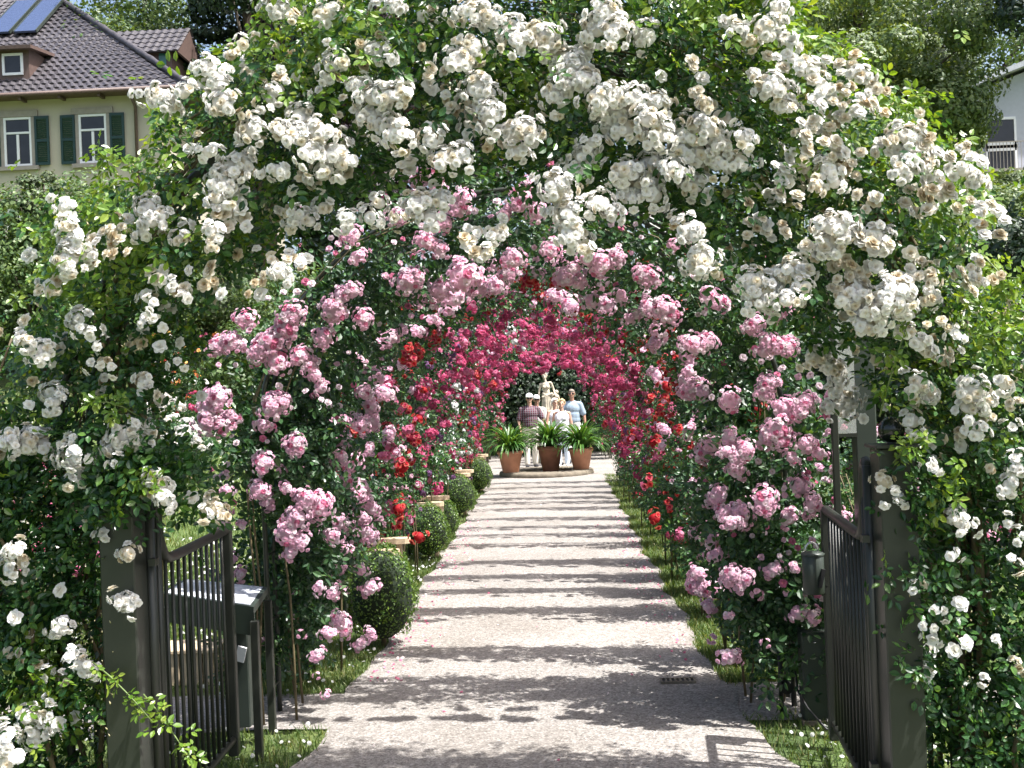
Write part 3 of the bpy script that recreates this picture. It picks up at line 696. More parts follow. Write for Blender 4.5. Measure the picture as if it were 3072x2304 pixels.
# y centre, half thickness, kinds (left, right), label colour words
HOOPS = [
    (6.95, .40, ['pink_mid', 'pink_few'], ['pink_mid', 'pink_few'], 'pale pink'),
    (7.95, .20, ['pink_mid', 'pink_few', 'pink_mid'], ['pink_mid', 'pink_mid', 'red'], 'dusky pink'),
    (9.45, .24, ['red', 'pink_few', 'pink_mid', 'rosepink'], ['red', 'pink_few', 'pink_mid'], 'red and pink'),
    (10.40, .18, ['red', 'crimson', 'pink_few', 'rosepink'], ['red', 'crimson', 'rosepink', 'pink_few'], 'scarlet'),
    (11.20, .20, ['magenta', 'red', 'rosepink'], ['red', 'rosepink'], 'red and rose pink'),
    (12.15, .22, ['rosepink', 'magenta', 'lilac'], ['rosepink', 'magenta', 'lilac'], 'deep rose'),
    (13.50, .18, ['magenta', 'rosepink', 'lilac'], ['magenta', 'rosepink'], 'magenta'),
    (14.40, .16, ['magenta', 'rosepink', 'magenta'], ['magenta', 'red'], 'bright magenta'),
    (15.20, .16, ['greywhite', 'magenta', 'greywhite'], ['magenta', 'rosepink', 'lilac'], 'white and magenta'),
    (16.20, .17, ['greywhite', 'crimson', 'lilac'], ['crimson', 'magenta'], 'white and crimson'),
    (17.50, .17, ['crimson', 'magenta', 'red'], ['magenta', 'lilac', 'crimson'], 'crimson'),
    (18.40, .15, ['crimson', 'lilac', 'greywhite'], ['magenta', 'rosepink'], 'crimson and lilac'),
    (19.15, .15, ['magenta', 'rosepink', 'crimson'], ['magenta', 'crimson'], 'dark magenta'),
    (20.05, .16, ['magenta', 'red', 'lilac'], ['rosepink', 'magenta', 'crimson'], 'rose red'),
    (21.15, .16, ['magenta', 'crimson'], ['magenta', 'crimson'], 'deep magenta'),
    (22.20, .16, ['magenta', 'rosepink'], ['magenta', 'rosepink'], 'magenta pink'),
    (28.90, .30, ['magenta', 'rosepink', 'crimson'], ['magenta', 'rosepink', 'crimson'], 'shaded magenta'),
    (30.20, .30, ['magenta', 'crimson'], ['magenta', 'crimson'], 'dim crimson'),
]
ORD = ['second', 'third', 'fourth', 'fifth', 'sixth', 'seventh', 'eighth', 'ninth', 'tenth', 'eleventh', 'twelfth', 'thirteenth', 'fourteenth', 'fifteenth', 'sixteenth', 'seventeenth', 'eighteenth', 'nineteenth']
HP = {}
def hoop_rose(i, Yh, hw, kl, kr, word):
    far = Yh > 12.4; vf = Yh > 24
    for side in (0, 1):
        fx = X0 + (-1.5 if side == 0 else 1.5); loc = (fx, Yh, 0)
        sd = 'left' if side == 0 else 'right'
        e = empty('climbing_rose', loc, f'{word} climbing rose, {sd} half of the {ORD[i]} arch from the gate', 'climbing rose', 'climbing roses along the tunnel of arches')
        HP[(i, side)] = e
        nsp = int((700 if far else 2100) * (hw / .2) ** .5) if i else 4200
        
        nc = nsp // 14 + 1
        sc = rng.random(nc) * .5; sc = np.where(rng.random(nc) < .28, sc * .38, sc); sc = sc if side == 0 else 1 - sc
        s = np.zeros(nsp)
        pick = rng.integers(0, nc, nsp); s = sc[pick] + rng.normal(size=nsp) * .012
        offc = rng.uniform(-.22, .30, nc); yc_ = rng.uniform(-hw, hw, nc)
        x, z, nx, nz = profile(np.clip(s, 0.01, .99))
        wide = np.where(z < 1.9, 1.25, 1.0)
        off = offc[pick] * wide + rng.normal(size=nsp) * .055
        x = x + nx * off; z = z + nz * off - np.where(z > 2, .04, 0)
        x = x - nx * np.clip(1.15 - z, 0, 1) * (.50 if side == 0 and i else .26)
        y = yc_[pick] * np.where(z < 1.7, 1.2, .5 if i > 1 else .75) + rng.normal(size=nsp) * np.where(z < 1.7, .05, .03)
        k = (z > .10 + rng.random(nsp) * .28)
        if i == 0 and side == 0: k &= ~((x < -1.2) & (y + Yh < 6.95) & (z < 1.25))
        x, y, z, nx, nz = x[k], y[k], z[k], nx[k], nz[k]
        c = np.stack([x, y + Yh, z], 1) - np.array(loc)
        on = np.stack([nx * .5 + .2, np.full(len(x), -.5), np.full(len(x), .7)], 1)
        ls = .045 if not far else (.05 if not vf else .07)
        if i == 0: ls = .048
        foliage_obj('foliage', leaves_mesh('f', c, on, M_LEAF2, ls, tm=LEAF6 if Yh < 9 else LEAF2, per=5), M_LEAF2 if i < 3 or i % 3 else M_LEAF, e)
        # canes from the ground
        m = MB()
        for q in range(5 if not far else 3):
            y_ = rnd.uniform(-hw, hw) * .8; dx = rnd.uniform(-.18, .12) * (1 if side else -1)
            pts = []
            for t in np.linspace(0, .47, 9):
                xx, zz, _, _ = profile(np.array([t if side == 0 else 1 - t])); pts.append(Vector((xx[0] - fx + dx + rnd.uniform(-.03, .03), y_ + rnd.uniform(-.02, .02), zz[0])))
            m.tube(pts, [.0085 - .0006 * j for j in range(9)], 6 if not far else 4)
        m.build('canes', M_STEM, e)
        # blossom clusters on the faces that look into the tunnel and towards the gate
        if i == 0:
            for q in range(34):
                t = rnd.random() * .36; t = 1 - t if side else t
                xx, zz, ax, az = (v[0] for v in profile(np.array([t])))
                if zz < .4 or (side == 0 and zz < 1.2): continue
                of = rnd.uniform(-.34, .36); yy = Yh - hw - rnd.uniform(.02, .12)
                put_cluster(e, rnd.choice(['pink_mid', 'pink_mid', 'pink_few', 'pink_few', 'pink_big']), (xx + ax * of, yy, zz + az * of), (rnd.uniform(-.3, .3), -1, rnd.uniform(.1, .7)), rnd.uniform(.8, 1.1))
            ns = 200; t = rng.random(ns) * .5; t = t if side == 0 else 1 - t; xx, zz, ax, az = profile(t); k = zz > (1.35 if side == 0 else .7)
            of = rng.uniform(-.3, .4, ns); yy = -hw - rng.random(ns) * .1 + np.where(of > .15, rng.random(ns) * hw * 2, 0)
            stuff_blossoms('blossoms', e, ['pink', 'palepink', 'palepink', 'rosepink'], np.stack([xx + ax * of - fx, yy, zz + az * of], 1)[k], np.stack([ax * .4, -np.ones(ns), np.full(ns, .4)], 1)[k] + rng.normal(size=(int(k.sum()), 3)) * .3, .022)
            continue
        kinds = kl if side == 0 else kr
        nb = {1: 76, 2: 60, 3: 46, 4: 48}.get(i, 42)
        for q in range(nb):
            t = rnd.random() ** (.9 if i < 6 else .75) * .5
            if side: t = 1 - t
            xx, zz, ax, az = (v[0] for v in profile(np.array([t])))
            if zz < .35: continue
            of = rnd.uniform(.22, .40) - max(0, 1.15 - zz) * .42; yy = Yh + rnd.uniform(-hw, hw) * 1.1
            if rnd.random() < .35: of = rnd.uniform(-.3, .3); yy = Yh - hw - .05
            key = rnd.choice(kinds)
            if i >= 5 and zz > 2.1 and rnd.random() < .75: key = rnd.choice(['magenta', 'magenta', 'rosepink'])
            hang = rnd.uniform(0, .25 if i < 9 else .52) if (zz > 2.2 and i >= 5) else 0
            sc_ = rnd.uniform(.75, 1.2) * (1.1 if i >= 5 else 1)
            put_cluster(e, key, (xx + ax * of, yy, zz + az * of - hang), (ax * .8 + .1, -.9, .45 + rnd.uniform(-.2, .4)), sc_)
        # single heads
        ns = 90 if i < 5 else 110
        t = rng.random(ns) * .5; t = t if side == 0 else 1 - t; xx, zz, ax, az = profile(t); k = zz > .3
        of = rng.uniform(.0, .4, ns) - np.clip(1.15 - zz, 0, 1) * .42; yy = rng.uniform(-hw, hw, ns) * 1.3
        pos = np.stack([xx + ax * of - fx, yy, zz + az * of], 1)[k]; nr = np.stack([ax * .6, -np.ones(ns), np.full(ns, .4)], 1)[k] + rng.normal(size=(k.sum(), 3)) * .3
        base = [w.split('_')[0] for w in kinds]
        stuff_blossoms('blossoms', e, base, pos, nr, .026 if far else .024)
def hoop_frame(i, Yh):
    e = empty('arch_hoop', (X0, Yh, 0), f'dark green steel hoop carrying the {ORD[i]} arch of roses from the gate', 'arch', 'steel hoops of the rose tunnel')
    for dy in (-.1, .1):
        x, z, _, _ = profile(np.linspace(0, 1, 41), a=1.58, zt=3.18)
        MB().tube([(a - X0, dy, b) for a, b in zip(x, z)], .016, 7).build('hoop_rod', M_METAL, e)
    m = MB()
    for s in np.linspace(.03, .97, 16):
        x, z, _, _ = profile(np.array([s]), a=1.58, zt=3.18); m.tube([(x[0] - X0, -.1, z[0]), (x[0] - X0, .1, z[0])], .008, 5)
    m.build('rungs', M_METAL, e)
for i, (Yh, hw, kl, kr, word) in enumerate(HOOPS):
    hoop_rose(i, Yh, hw, kl, kr, word); hoop_frame(i, Yh)
e = empty('arch_hoop', (X0, 5.25, 0), 'dark steel hoop inside the white roses of the front arch', 'arch', 'steel hoops of the rose tunnel')
for dy in (-.15, .15):
    x, z, _, _ = profile(np.linspace(0, 1, 41), a=2.05, zt=3.45); MB().tube([(a - X0, dy, b) for a, b in zip(x, z)], .02, 7).build('hoop_rod', M_METAL, e)

PINK = """650,450,12 760,510,25 775,555,18 855,470,20 930,370,30 940,400,20 900,390,18 990,450,25 1000,430,20 960,480,20 920,520,25 950,540,22 1130,430,30 1160,460,20 1090,460,18 1140,400,15 1190,540,20 1110,560,25 1100,590,22 1070,620,25 880,610,30 900,600,22 1000,600,40 980,640,35 950,630,30 1030,620,25 970,670,20 740,640,25 760,630,20 720,670,30 785,690,20 530,690,20 630,680,28 620,710,30 590,740,30 560,760,30 600,780,28 500,740,25 470,750,22 650,770,22 670,790,22 680,810,18 700,730,25 695,840,14 470,860,30 450,880,25 450,910,30 480,920,25 500,900,18 590,880,30 610,870,20 640,960,22 630,970,18 570,1000,22 560,1060,20 620,1055,15 490,1060,15 660,1080,25 690,1090,25 640,1120,28 620,1150,28 650,1170,25 630,1190,18 740,960,25 730,990,25 760,1000,25 750,1040,20 790,850,20 830,850,25 800,880,20 780,920,20 770,1070,20 790,1080,20 730,1130,20 720,1160,22 800,1160,20 790,1150,15 500,1210,15 520,1240,15 690,1270,15 720,1280,15 780,1230,15 800,1270,18 740,1350,20 710,1370,18 730,1340,20 650,1370,12 685,1415,16 780,1390,15 800,1370,15 705,1500,12 685,1460,8 555,1390,15
1300,570,28 1330,560,22 1270,560,18 1400,600,25 1390,590,18 1530,640,22 1460,530,18 1490,530,18 1520,495,12 1220,600,25 1250,610,20 1240,580,15 1200,640,20 1230,660,25 1280,650,18 1310,660,22 1340,640,15 1430,670,28 1400,665,20 1450,680,22 1500,745,30 1530,740,20 1480,740,18 1360,690,15 1630,700,22 1620,710,15 1690,660,25 1680,680,22 1680,750,28 1660,740,22 1700,750,22 1650,760,18 1500,840,25 1480,850,20 1520,850,18 1660,830,25 1650,850,22 1740,870,28 1730,890,22 1680,930,28 1690,950,22 1740,960,20 1540,960,25 1520,980,22 1610,970,25 1590,990,22 1570,975,15 1710,990,15 1550,1070,22 1540,1080,20 1560,1110,20 1580,1130,18 1650,1080,28 1655,1095,20 1755,1088,22 1770,980,15 1540,1170,20 1550,1200,18 1510,1240,18 1520,1270,25 1500,1260,20 1580,1240,22 1610,1250,20 1600,1265,15 1530,1310,15 1540,1380,12 1655,1390,12 1715,1225,12 1600,1130,12"""
pc_ = [0, 0]
for a, b, r_ in sorted(parse(PINK), key=lambda t: -t[2]):
    Yd = None
    d = ray(a, b)
    for (y0, y1) in ((6.32, 7.35), (7.68, 8.2), (9.15, 9.75)):
        y = y0
        while y <= y1:
            p = CAM + d * ((y - CAM.y) / d.y)
            if not is_open(p.x, p.z): Yd = y; break
            y += .03
        if Yd: break
    if Yd is None: Yd = 7.75
    if a < 620 and b > 1180: Yd = max(Yd, 6.98)
    p = CAM + d * ((Yd - CAM.y) / d.y)
    side = 0 if p.x < X0 else 1; idx = 0 if Yd < 7.5 else (1 if Yd < 8.6 else 2)
    rm = r_ / 2212 * 3072 / F_PX * Yd
    key = 'pink_big' if r_ >= 20 else ('pink_mid' if r_ >= 14 else 'pink_few'); s = rm / {'pink_big': .078, 'pink_mid': .052, 'pink_few': .034}[key]
    put_cluster(HP[(idx, side)], key, p, (rnd.uniform(-.2, .3), -1, rnd.uniform(.15, .8)), max(.75, min(1.45, s)))
REDS = "880,760,22 870,780,15 878,880,12 1330,?"
for a, b in ((880, 755), (872, 775), (890, 780), (878, 882), (862, 1100), (860, 1130), (905, 1160), (870, 1010), (900, 950), (1440, 835), (1438, 860), (1405, 860), (1445, 1090), (1470, 930), (1480, 1060), (1400, 1040), (1415, 1120), (1560, 925)):
    p = P(a, b, 9.2 if not 1500 < a else 7.7); side = 0 if p.x < X0 else 1
    put_cluster(HP[(2, side)], 'red', p, (rnd.uniform(-.2, .3), -1, .3), rnd.uniform(.9, 1.2))

# ------------------------------------------------------------------ box shrubs, chairs
def box_shrub(x, y, h, w, label):
    e = empty('box_shrub', (x, y, 0), label, 'box shrub', 'clipped box shrubs along the left path edge')
    n = 4200; v = unit(rng.normal(size=(n, 3))); v = v[v[:, 2] > -.75]
    def shape(v): return np.stack([v[:, 0] * w, v[:, 1] * w, h * .52 + v[:, 2] * h * .5], 1)
    rr = 1 + .05 * np.sin(v[:, 0:1] * 9 + v[:, 2:3] * 7) + rng.uniform(-.06, .03, (len(v), 1))
    pos = shape(v * rr)
    X, Y, Z = frames(v + rng.normal(size=v.shape) * .55)
    foliage_obj('foliage', spread(LEAF2, pos, X, Y, Z, .022 * (.7 + .6 * rng.random(len(v)))), M_BOX, e)
    m = MB(); m.ball((0, 0, h * .52), (w * .88, w * .88, h * .44), 16, 10); m.build('inner_core', MATS['box_core'], e)  # solid very dark green ball filling the shrub behind its leaves
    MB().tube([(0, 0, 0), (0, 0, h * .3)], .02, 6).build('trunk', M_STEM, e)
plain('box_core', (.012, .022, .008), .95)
box_shrub(-1.20, 8.75, .78, .27, 'clipped box shrub nearest the gate, level with the pale pink roses')
box_shrub(-1.42, 10.3, .62, .24, 'clipped box shrub just beyond the nearest wooden chair')
box_shrub(-1.33, 13.1, .64, .25, 'dark clipped box shrub before the second wooden chair from the gate')
box_shrub(-1.32, 14.3, .62, .24, 'bright clipped box shrub just beyond the second wooden chair from the gate')
box_shrub(-1.34, 17.3, .64, .28, 'round clipped box shrub before the third wooden chair from the gate')
box_shrub(-1.28, 21.1, .64, .25, 'clipped box shrub before the farthest wooden chair')
def chair(y, label):
    e = empty('garden_chair', (-1.50, y, 0), label, 'garden chair', 'wooden garden chairs facing the path')
    for sy in (-1, 1):
        yy = sy * .36; m = MB()
        # arm: rounded paddle shape
        pts = [(-.28, -.03), (-.28, .03), (.05, .032), (.22, .045), (.30, .04), (.335, .02), (.345, 0), (.335, -.02), (.30, -.04), (.22, -.045), (.05, -.032)]
        n = len(pts); vs = [(a, yy + b * 1.6, .60) for a, b in pts] + [(a, yy + b * 1.6, .648) for a, b in pts]
        fs = [tuple(range(n))[::-1], tuple(range(n, 2 * n))] + [(i, (i + 1) % n, n + (i + 1) % n, n + i) for i in range(n)]
        m.add(vs, fs); m.build('armrest', M_WOOD, e)
        MB().box((.24, yy, .298), (.05, .05, .596), bev=.005).build('leg', M_WOOD, e)
        MB().box((-.25, yy, .45), (.05, .05, .90), bev=.005).build('leg', M_WOOD, e)
    m = MB()
    for k in range(7): m.box((-.19 + k * .068, 0, .42), (.055, .66, .022))
    m.build('seat', M_WOOD, e)
    m = MB(); m.box((-.25, 0, .88), (.04, .66, .07)); m.box((-.25, 0, .5), (.04, .66, .05))
    for k in range(9): m.box((-.25, -.28 + k * .07, .69), (.018, .04, .33))
    m.build('backrest', M_WOOD, e)
chair(9.85, 'wooden garden chair nearest the gate, one rounded arm poking from the pink roses')
chair(13.65, 'second wooden garden chair from the gate, its front leg visible beside a box shrub')
chair(17.85, 'third wooden garden chair from the gate, behind the round box shrub')
chair(21.8, 'farthest wooden garden chair, close to the terracotta pots')

# ------------------------------------------------------------------ gate, posts, lectern, boxes
def gate_post(x, y, label, ball=True):
    e = empty('gate_post', (x, y, 0), label, 'gate post', 'square gate posts')
    MB().box((0, 0, .84), (.146, .146, 1.68), bev=.006).build('shaft', M_METAL, e)
    MB().box((0, 0, 1.687), (.182, .182, .014), bev=.003).build('cap', M_METAL, e)
    if ball: MB().ball((0, 0, 1.752), .054, 24, 14).build('finial_ball', MATS['polished_green'], e)
    if ball: MB().tube([(0, 0, 1.69), (0, 0, 1.705)], .02, 12).build('finial_neck', M_METAL, e)
plain('polished_green', (.012, .016, .012), .18, vary=.1)
pl = P(268, 1250, 4.72); pr = P(1938, 1250, 4.72)
gate_post(pl.x, 4.72, 'square green gate post at left, half hidden under white roses', False)
gate_post(pr.x, 4.72, 'square green gate post with a dark ball finial at right')
def gate(x, y, sgn, x2, label):
    """leaf folded back along the path: hinge at (x,y), runs to (x2, y+1.2)"""
    L = 1.25; ang = math.atan2(x2 - x, L)
    e = empty('gate_leaf', (x, y, 0), label, 'gate', 'open gate leaves'); e.rotation_euler = (0, 0, -ang)
    MB().tube([(0, 0, .05), (0, 0, 1.60)], .026, 12).build('hinge_stile', M_METAL, e)
    MB().box((0, L, .66), (.055, .055, 1.22), bev=.006).build('latch_stile', M_METAL, e)
    pts = [(0, 0, 1.54), (0, .015, 1.595), (0, .05, 1.612), (0, .085, 1.59), (0, .10, 1.54), (0, .11, 1.44), (0, .135, 1.36), (0, .18, 1.30), (0, .24, 1.275), (0, .34, 1.27), (0, L, 1.27)]
    MB().tube(pts, .024, 12).build('top_rail', M_METAL, e)
    MB().tube([(0, 0, .14), (0, L, .14)], .02, 8).build('bottom_rail', M_METAL, e)
    MB().tube([(0, .10, .14), (0, .10, 1.54)], .018, 10).build('inner_stile', M_METAL, e)
    for k in range(11):
        yy = .20 + k * (L - .26) / 10.5
        MB().tube([(0, yy, .14), (0, yy, 1.272)], .0095, 8).build('bar', M_METAL, e)
    for z in (.35, 1.30):
        MB().box((-.03 * sgn * -1, -.045, z), (.03, .05, .03)).build('hinge', M_METAL, e)
    return e
gl = P(326, 1250, 4.82); g2 = P(492, 1300, 6.05)
gate(gl.x, 4.82, 1, g2.x, 'left green bar gate leaf standing open, its top rail swooping down')
gr = P(1884, 1250, 4.82); g3 = P(1793, 1300, 6.05)
GR = gate(gr.x, 4.82, -1, g3.x, 'right green bar gate leaf standing open, seen almost edge on')
# lock box with a hoop handle on the right leaf
p = P(1757, 1240, 6.05)
e = empty('lock_box', (p.x, 6.05, p.z - .115), 'green metal lock box with bright hoop handle on the right gate', 'lock box')
MB().lathe([(.001, 0), (.052, 0), (.057, .006), (.057, .20), (.052, .205), (.001, .205)], (0, 0, .012), 28).build('case', M_METAL2, e)
MB().lathe([(.061, 0), (.062, .008), (.05, .016), (.02, .02), (.001, .02)], (0, 0, .216), 28).build('lid', M_METAL2, e)
MB().tube([(.035 * math.cos(t) - .005, 0, .228 + .055 * math.sin(t)) for t in np.linspace(0, math.pi, 12)], .006, 8).build('hoop_handle', M_CHROME, e)
MB().box((.03, -.055, .1), (.02, .02, .10), Euler((0, .25, 0))).build('lever', M_BLACK, e)
MB().tube([(.055, 0, .05), (.12, .0, .05)], .012, 8).build('bracket', M_METAL, e)
# slim pole, box column and acrylic pane beside the right gate
a0 = P(1790, 800, 6.25); 
e = empty('scanner_column', (a0.x + .185, 6.35, 0), 'grey green steel column with slim dark pole rising behind the right gate', 'column')
MB().box((.02, 0, 1.35), (.115, .10, 2.7), bev=.006).build('column', M_METAL2, e)
MB().box((-.165, -.1, 1.28), (.035, .035, 2.56), bev=.004).build('pole', M_METAL, e)
MB().box((-.095, -.09, 2.02), (.10, .008, .72)).build('clear_pane', M_ACRYL, e)
MB().box((-.095, -.09, 1.65), (.11, .016, .02)).build('pane_clip', M_METAL, e)
# cabinet
p = P(1757, 1553, 6.6)
e = empty('electric_cabinet', (p.x, 6.55, 0), 'narrow dark green electric cabinet standing on the grass by the right gate', 'cabinet')
MB().box((0, 0, .27), (.145, .12, .50), bev=.006).build('case', M_METAL2, e); MB().box((0, 0, .525), (.155, .13, .012), bev=.003).build('lid', M_METAL2, e)
MB().box((0, 0, .012), (.17, .14, .024)).build('base', M_STONE, e); MB().lathe([(0, -.004), (.009, -.004), (.009, .002), (0, .002)], (.0, -.064, .47), 12).build('lock', M_CHROME, e)
MB().box((.0, -.0605, .27), (.125, .003, .46), bev=.001).build('door', M_METAL2, e)
p = P(1690, 1560, 6.7)
e = empty('garden_spotlight', (p.x, 6.7, 0), 'black garden spotlight on a spike beside the electric cabinet', 'spotlight')
MB().tube([(0, 0, 0), (0, 0, .42)], .014, 8).build('spike', M_BLACK, e)
MB().tube([(.03, -.03, .16), (.03, .03, .17)], [.035, .03], 14).build('lamp_head', M_BLACK, e)
MB().tube([(0, 0, .165), (.03, 0, .165)], .007, 6).build('bracket', M_BLACK, e)
c0 = P(1718, 1450, 6.6); c1 = P(1745, 1530, 6.35); c2 = P(1785, 1575, 6.25)
tag(MB().tube([c0, c0 + Vector((.0, -.05, -.1)), c1, c2, (c2.x + .1, c2.y, .03)], .006, 6).build('cable', M_BLACK), 'thin black cable drooping past the electric cabinet', 'cable')

# lectern with information panel at left
lf = P(540, 1650, 6.15)
e = empty('information_lectern', (-1.52, 6.35, 0), 'green metal information lectern with a sloping white panel behind the left gate', 'lectern')
A = P(346, 1281, 6.35); B = P(548, 1311, 6.12); C_ = P(578, 1268, 6.62); D_ = P(400, 1250, 6.80)
loc = e.location
def quad_slab(pts, th, name, mat, inset=0.):
    pts = [Vector(q) - loc for q in pts]; c = sum(pts, Vector()) / 4; pts = [q.lerp(c, inset) for q in pts]
    n = (pts[1] - pts[0]).cross(pts[3] - pts[0]).normalized(); n = n if n.z > 0 else -n
    vs = [q for q in pts] + [q - n * th for q in pts]
    return MB().add(vs, [(0, 1, 2, 3), (7, 6, 5, 4)] + [(i, i + 4, (i + 1) % 4 + 4, (i + 1) % 4) for i in range(4)]).build(name, mat, e), n
_, nn = quad_slab([A, B, C_, D_], .045, 'desk_frame', M_METAL2)
m, n, l, b = newmat('printed_panel')
tc = n.new('ShaderNodeTexCoord'); ns = n.new('ShaderNodeTexNoise'); ns.inputs['Scale'].default_value = 9; l.new(tc.outputs['Object'], ns.inputs['Vector'])
wv = n.new('ShaderNodeTexWave'); wv.inputs['Scale'].default_value = 22; wv.bands_direction = 'Y'; l.new(tc.outputs['Object'], wv.inputs['Vector'])
rp = ramp(n, [(.45, (.62, .64, .70)), (.6, (.78, .79, .82))]); l.new(ns.outputs['Fac'], rp.inputs['Fac']); l.new(rp.outputs[0], b.inputs['Base Color']); b.inputs['Roughness'].default_value = .25
quad_slab([q + nn * .003 for q in (A, B, C_, D_)], .002, 'printed_panel', m, .09)
for q in (A, B, C_, D_):
    w = Vector(q) - loc; w = w * .97; top = w.z - .05
    MB().box((w.x, w.y, top / 2), (.042, .042, top), bev=.004).build('leg', M_METAL, e)
w = (B.lerp(C_, .5)) - loc
MB().box((w.x - .10, w.y - .02, .42), (.10, .22, .55), bev=.006).build('leaflet_box', M_METAL2, e)
MB().box((w.x - .085, w.y - .145, .56), (.05, .012, .09), Euler((.2, .3, 0))).build('leaflet', M_WHITEP, e)
wA, wB = A - loc, B - loc
MB().add([wA + Vector((0, 0, -.03)), wB + Vector((0, 0, -.03)), wB + Vector((0, 0, -.16)), wA + Vector((0, 0, -.16)), wA + Vector((.0, .012, -.03)), wB + Vector((0, .012, -.03)), wB + Vector((0, .012, -.16)), wA + Vector((0, .012, -.16))],
         [(0, 3, 2, 1), (4, 5, 6, 7), (0, 1, 5, 4), (2, 3, 7, 6), (1, 2, 6, 5), (3, 0, 4, 7)]).build('skirt', M_METAL2, e)
# low timber step and stone slab on the lawn behind the gate
p = P(408, 1490, 7.8)
e = empty('timber_bench', (p.x, 7.9, 0), 'low timber bench block standing on the cross path behind the left gate', 'bench')
MB().box((0, 0, .235), (.42, .34, .03), bev=.006).build('seat', M_WOOD, e)
m_ = MB()
for k in range(5): m_.box((-.16 + k * .08, -.14, .11), (.07, .025, .22), bev=.003)
for k in range(5): m_.box((-.16 + k * .08, .14, .11), (.07, .025, .22), bev=.003)
m_.box((-.175, 0, .12), (.02, .28, .2)); m_.box((.175, 0, .12), (.02, .28, .2)); m_.build('base', M_WOOD, e)

# ------------------------------------------------------------------ basin rim, pots with strap-leaved plants, statue
e = empty('basin_rim', (P(1181, 1030, 24.7).x, 24.7, 0), 'low round stone basin rim carrying the terracotta pots', 'basin')
MB().lathe([(1.02, 0), (1.035, .02), (1.025, .085), (1.0, .105), (.56, .105), (.54, .085), (.54, .02)], n=56).build('kerb', M_STONE, e)
MB().lathe([(.545, .05), (.4, .05), (.001, .05)], n=40).build('basin_floor', M_STONE, e)
M_STRAP = leafmat('strap_leaf', [(0, (.03, .09, .02)), (.6, (.06, .15, .03)), (1, (.12, .22, .05))], rough=.3, trans=.2)
def pot(x, y, h, r, mat, z0, label, seed, k=1.0):
    e = empty('plant_pot', (x, y, z0), label, 'plant pot', 'terracotta pots on the basin rim')
    MB().lathe([(.001, 0), (r * .60, 0), (r * .62, .01), (r * .92, h * .86), (r, h * .87), (r * 1.02, h * .9), (r * 1.02, h), (r * .94, h), (r * .90, h * .92), (.001, h * .92)], n=36).build('pot', mat, e)
    s = random.Random(seed); V = []; F = []
    for i in range(210):
        a = s.uniform(0, 2 * math.pi); L = s.uniform(.50, .76) * k; el = s.uniform(.45, 1.5); w = s.uniform(.016, .025)
        b = len(V); px, pz = s.uniform(0, .10), h
        d = el
        for t in range(7):
            ca, sa = math.cos(a), math.sin(a); ww = w * (1 if t < 5 else (.75 if t == 5 else .15))
            V += [(px * ca - ww * sa, px * sa + ww * ca, pz + .004), (px * ca, px * sa, pz - .004), (px * ca + ww * sa, px * sa - ww * ca, pz + .004)]
            px += math.cos(d) * L / 6; pz += math.sin(d) * L / 6; d -= (.20 + .07 * t) * s.uniform(.7, 1.1) * (1.35 - el * .5)
        for t in range(6):
            q = b + t * 3; F += [(q, q + 1, q + 4, q + 3), (q + 1, q + 2, q + 5, q + 4)]
    MB().add(V, F, False).build('strap_leaves', M_STRAP, e)
q1 = P(1104, 1026, 24.35); q2 = P(1190, 1018, 24.75); q3 = P(1256, 1020, 24.5)
pot(q1.x, 24.35, .46, .28, M_TERRA, .105, 'left terracotta pot of strap-leaved plants standing on the stone rim', 1)
pot(q2.x, 24.75, .57, .28, M_TERRA_SHADE, .05, 'middle terracotta pot, coloured dark for plant shade, standing inside the stone rim', 2)
pot(q3.x, 24.5, .46, .27, M_TERRA, .105, 'right terracotta pot standing on the right side of the stone rim', 3)

# ------------------------------------------------------------------ figures
def remeshed(mb, name, mat, parent, vox=.012, smooth=4):
    o = mb.build(name, mat, parent)
    m = o.modifiers.new('r', 'REMESH'); m.mode = 'VOXEL'; m.voxel_size = vox; m.use_smooth_shade = True
    if smooth:
        s = o.modifiers.new('s', 'SMOOTH'); s.factor = .5; s.iterations = smooth
    return o
M_SKIN = plain('skin', (.50, .30, .22), .6, vary=.06, spec=.3)
M_SKIN2 = plain('tanned_skin', (.36, .20, .14), .6, vary=.06, spec=.3)
def cloth(name, c, vary=.05): return plain(name, c, .85, vary=vary, scale=12, spec=.2)
def plaid():
    m, n, l, b = newmat('plaid_cloth'); tc = n.new('ShaderNodeTexCoord'); sx = n.new('ShaderNodeSeparateXYZ'); l.new(tc.outputs['Object'], sx.inputs[0])
    def bands(out, f, th):
        a = n.new('ShaderNodeMath'); a.operation = 'MULTIPLY'; a.inputs[1].default_value = f; l.new(out, a.inputs[0])
        c = n.new('ShaderNodeMath'); c.operation = 'FRACT'; l.new(a.outputs[0], c.inputs[0])
        d = n.new('ShaderNodeMath'); d.operation = 'LESS_THAN'; d.inputs[1].default_value = th; l.new(c.outputs[0], d.inputs[0]); return d.outputs[0]
    def mix(f, c1, c2):
        x = n.new('ShaderNodeMix'); x.data_type = 'RGBA'; l.new(f, x.inputs[0])
        for q, c in ((6, c1), (7, c2)):
            if isinstance(c, tuple): x.inputs[q].default_value = (*c, 1)
            else: l.new(c, x.inputs[q])
        return x.outputs[2]
    a = mix(bands(sx.outputs[0], 19, .5), (.11, .02, .025), (.025, .028, .06)); a2 = mix(bands(sx.outputs[2], 19, .5), a, (.07, .015, .03))
    c = mix(bands(sx.outputs[0], 19, .16), a2, (.24, .22, .23)); d = mix(bands(sx.outputs[2], 19, .14), c, (.20, .18, .20))
    l.new(d, b.inputs['Base Color']); b.inputs['Roughness'].default_value = .85; return m
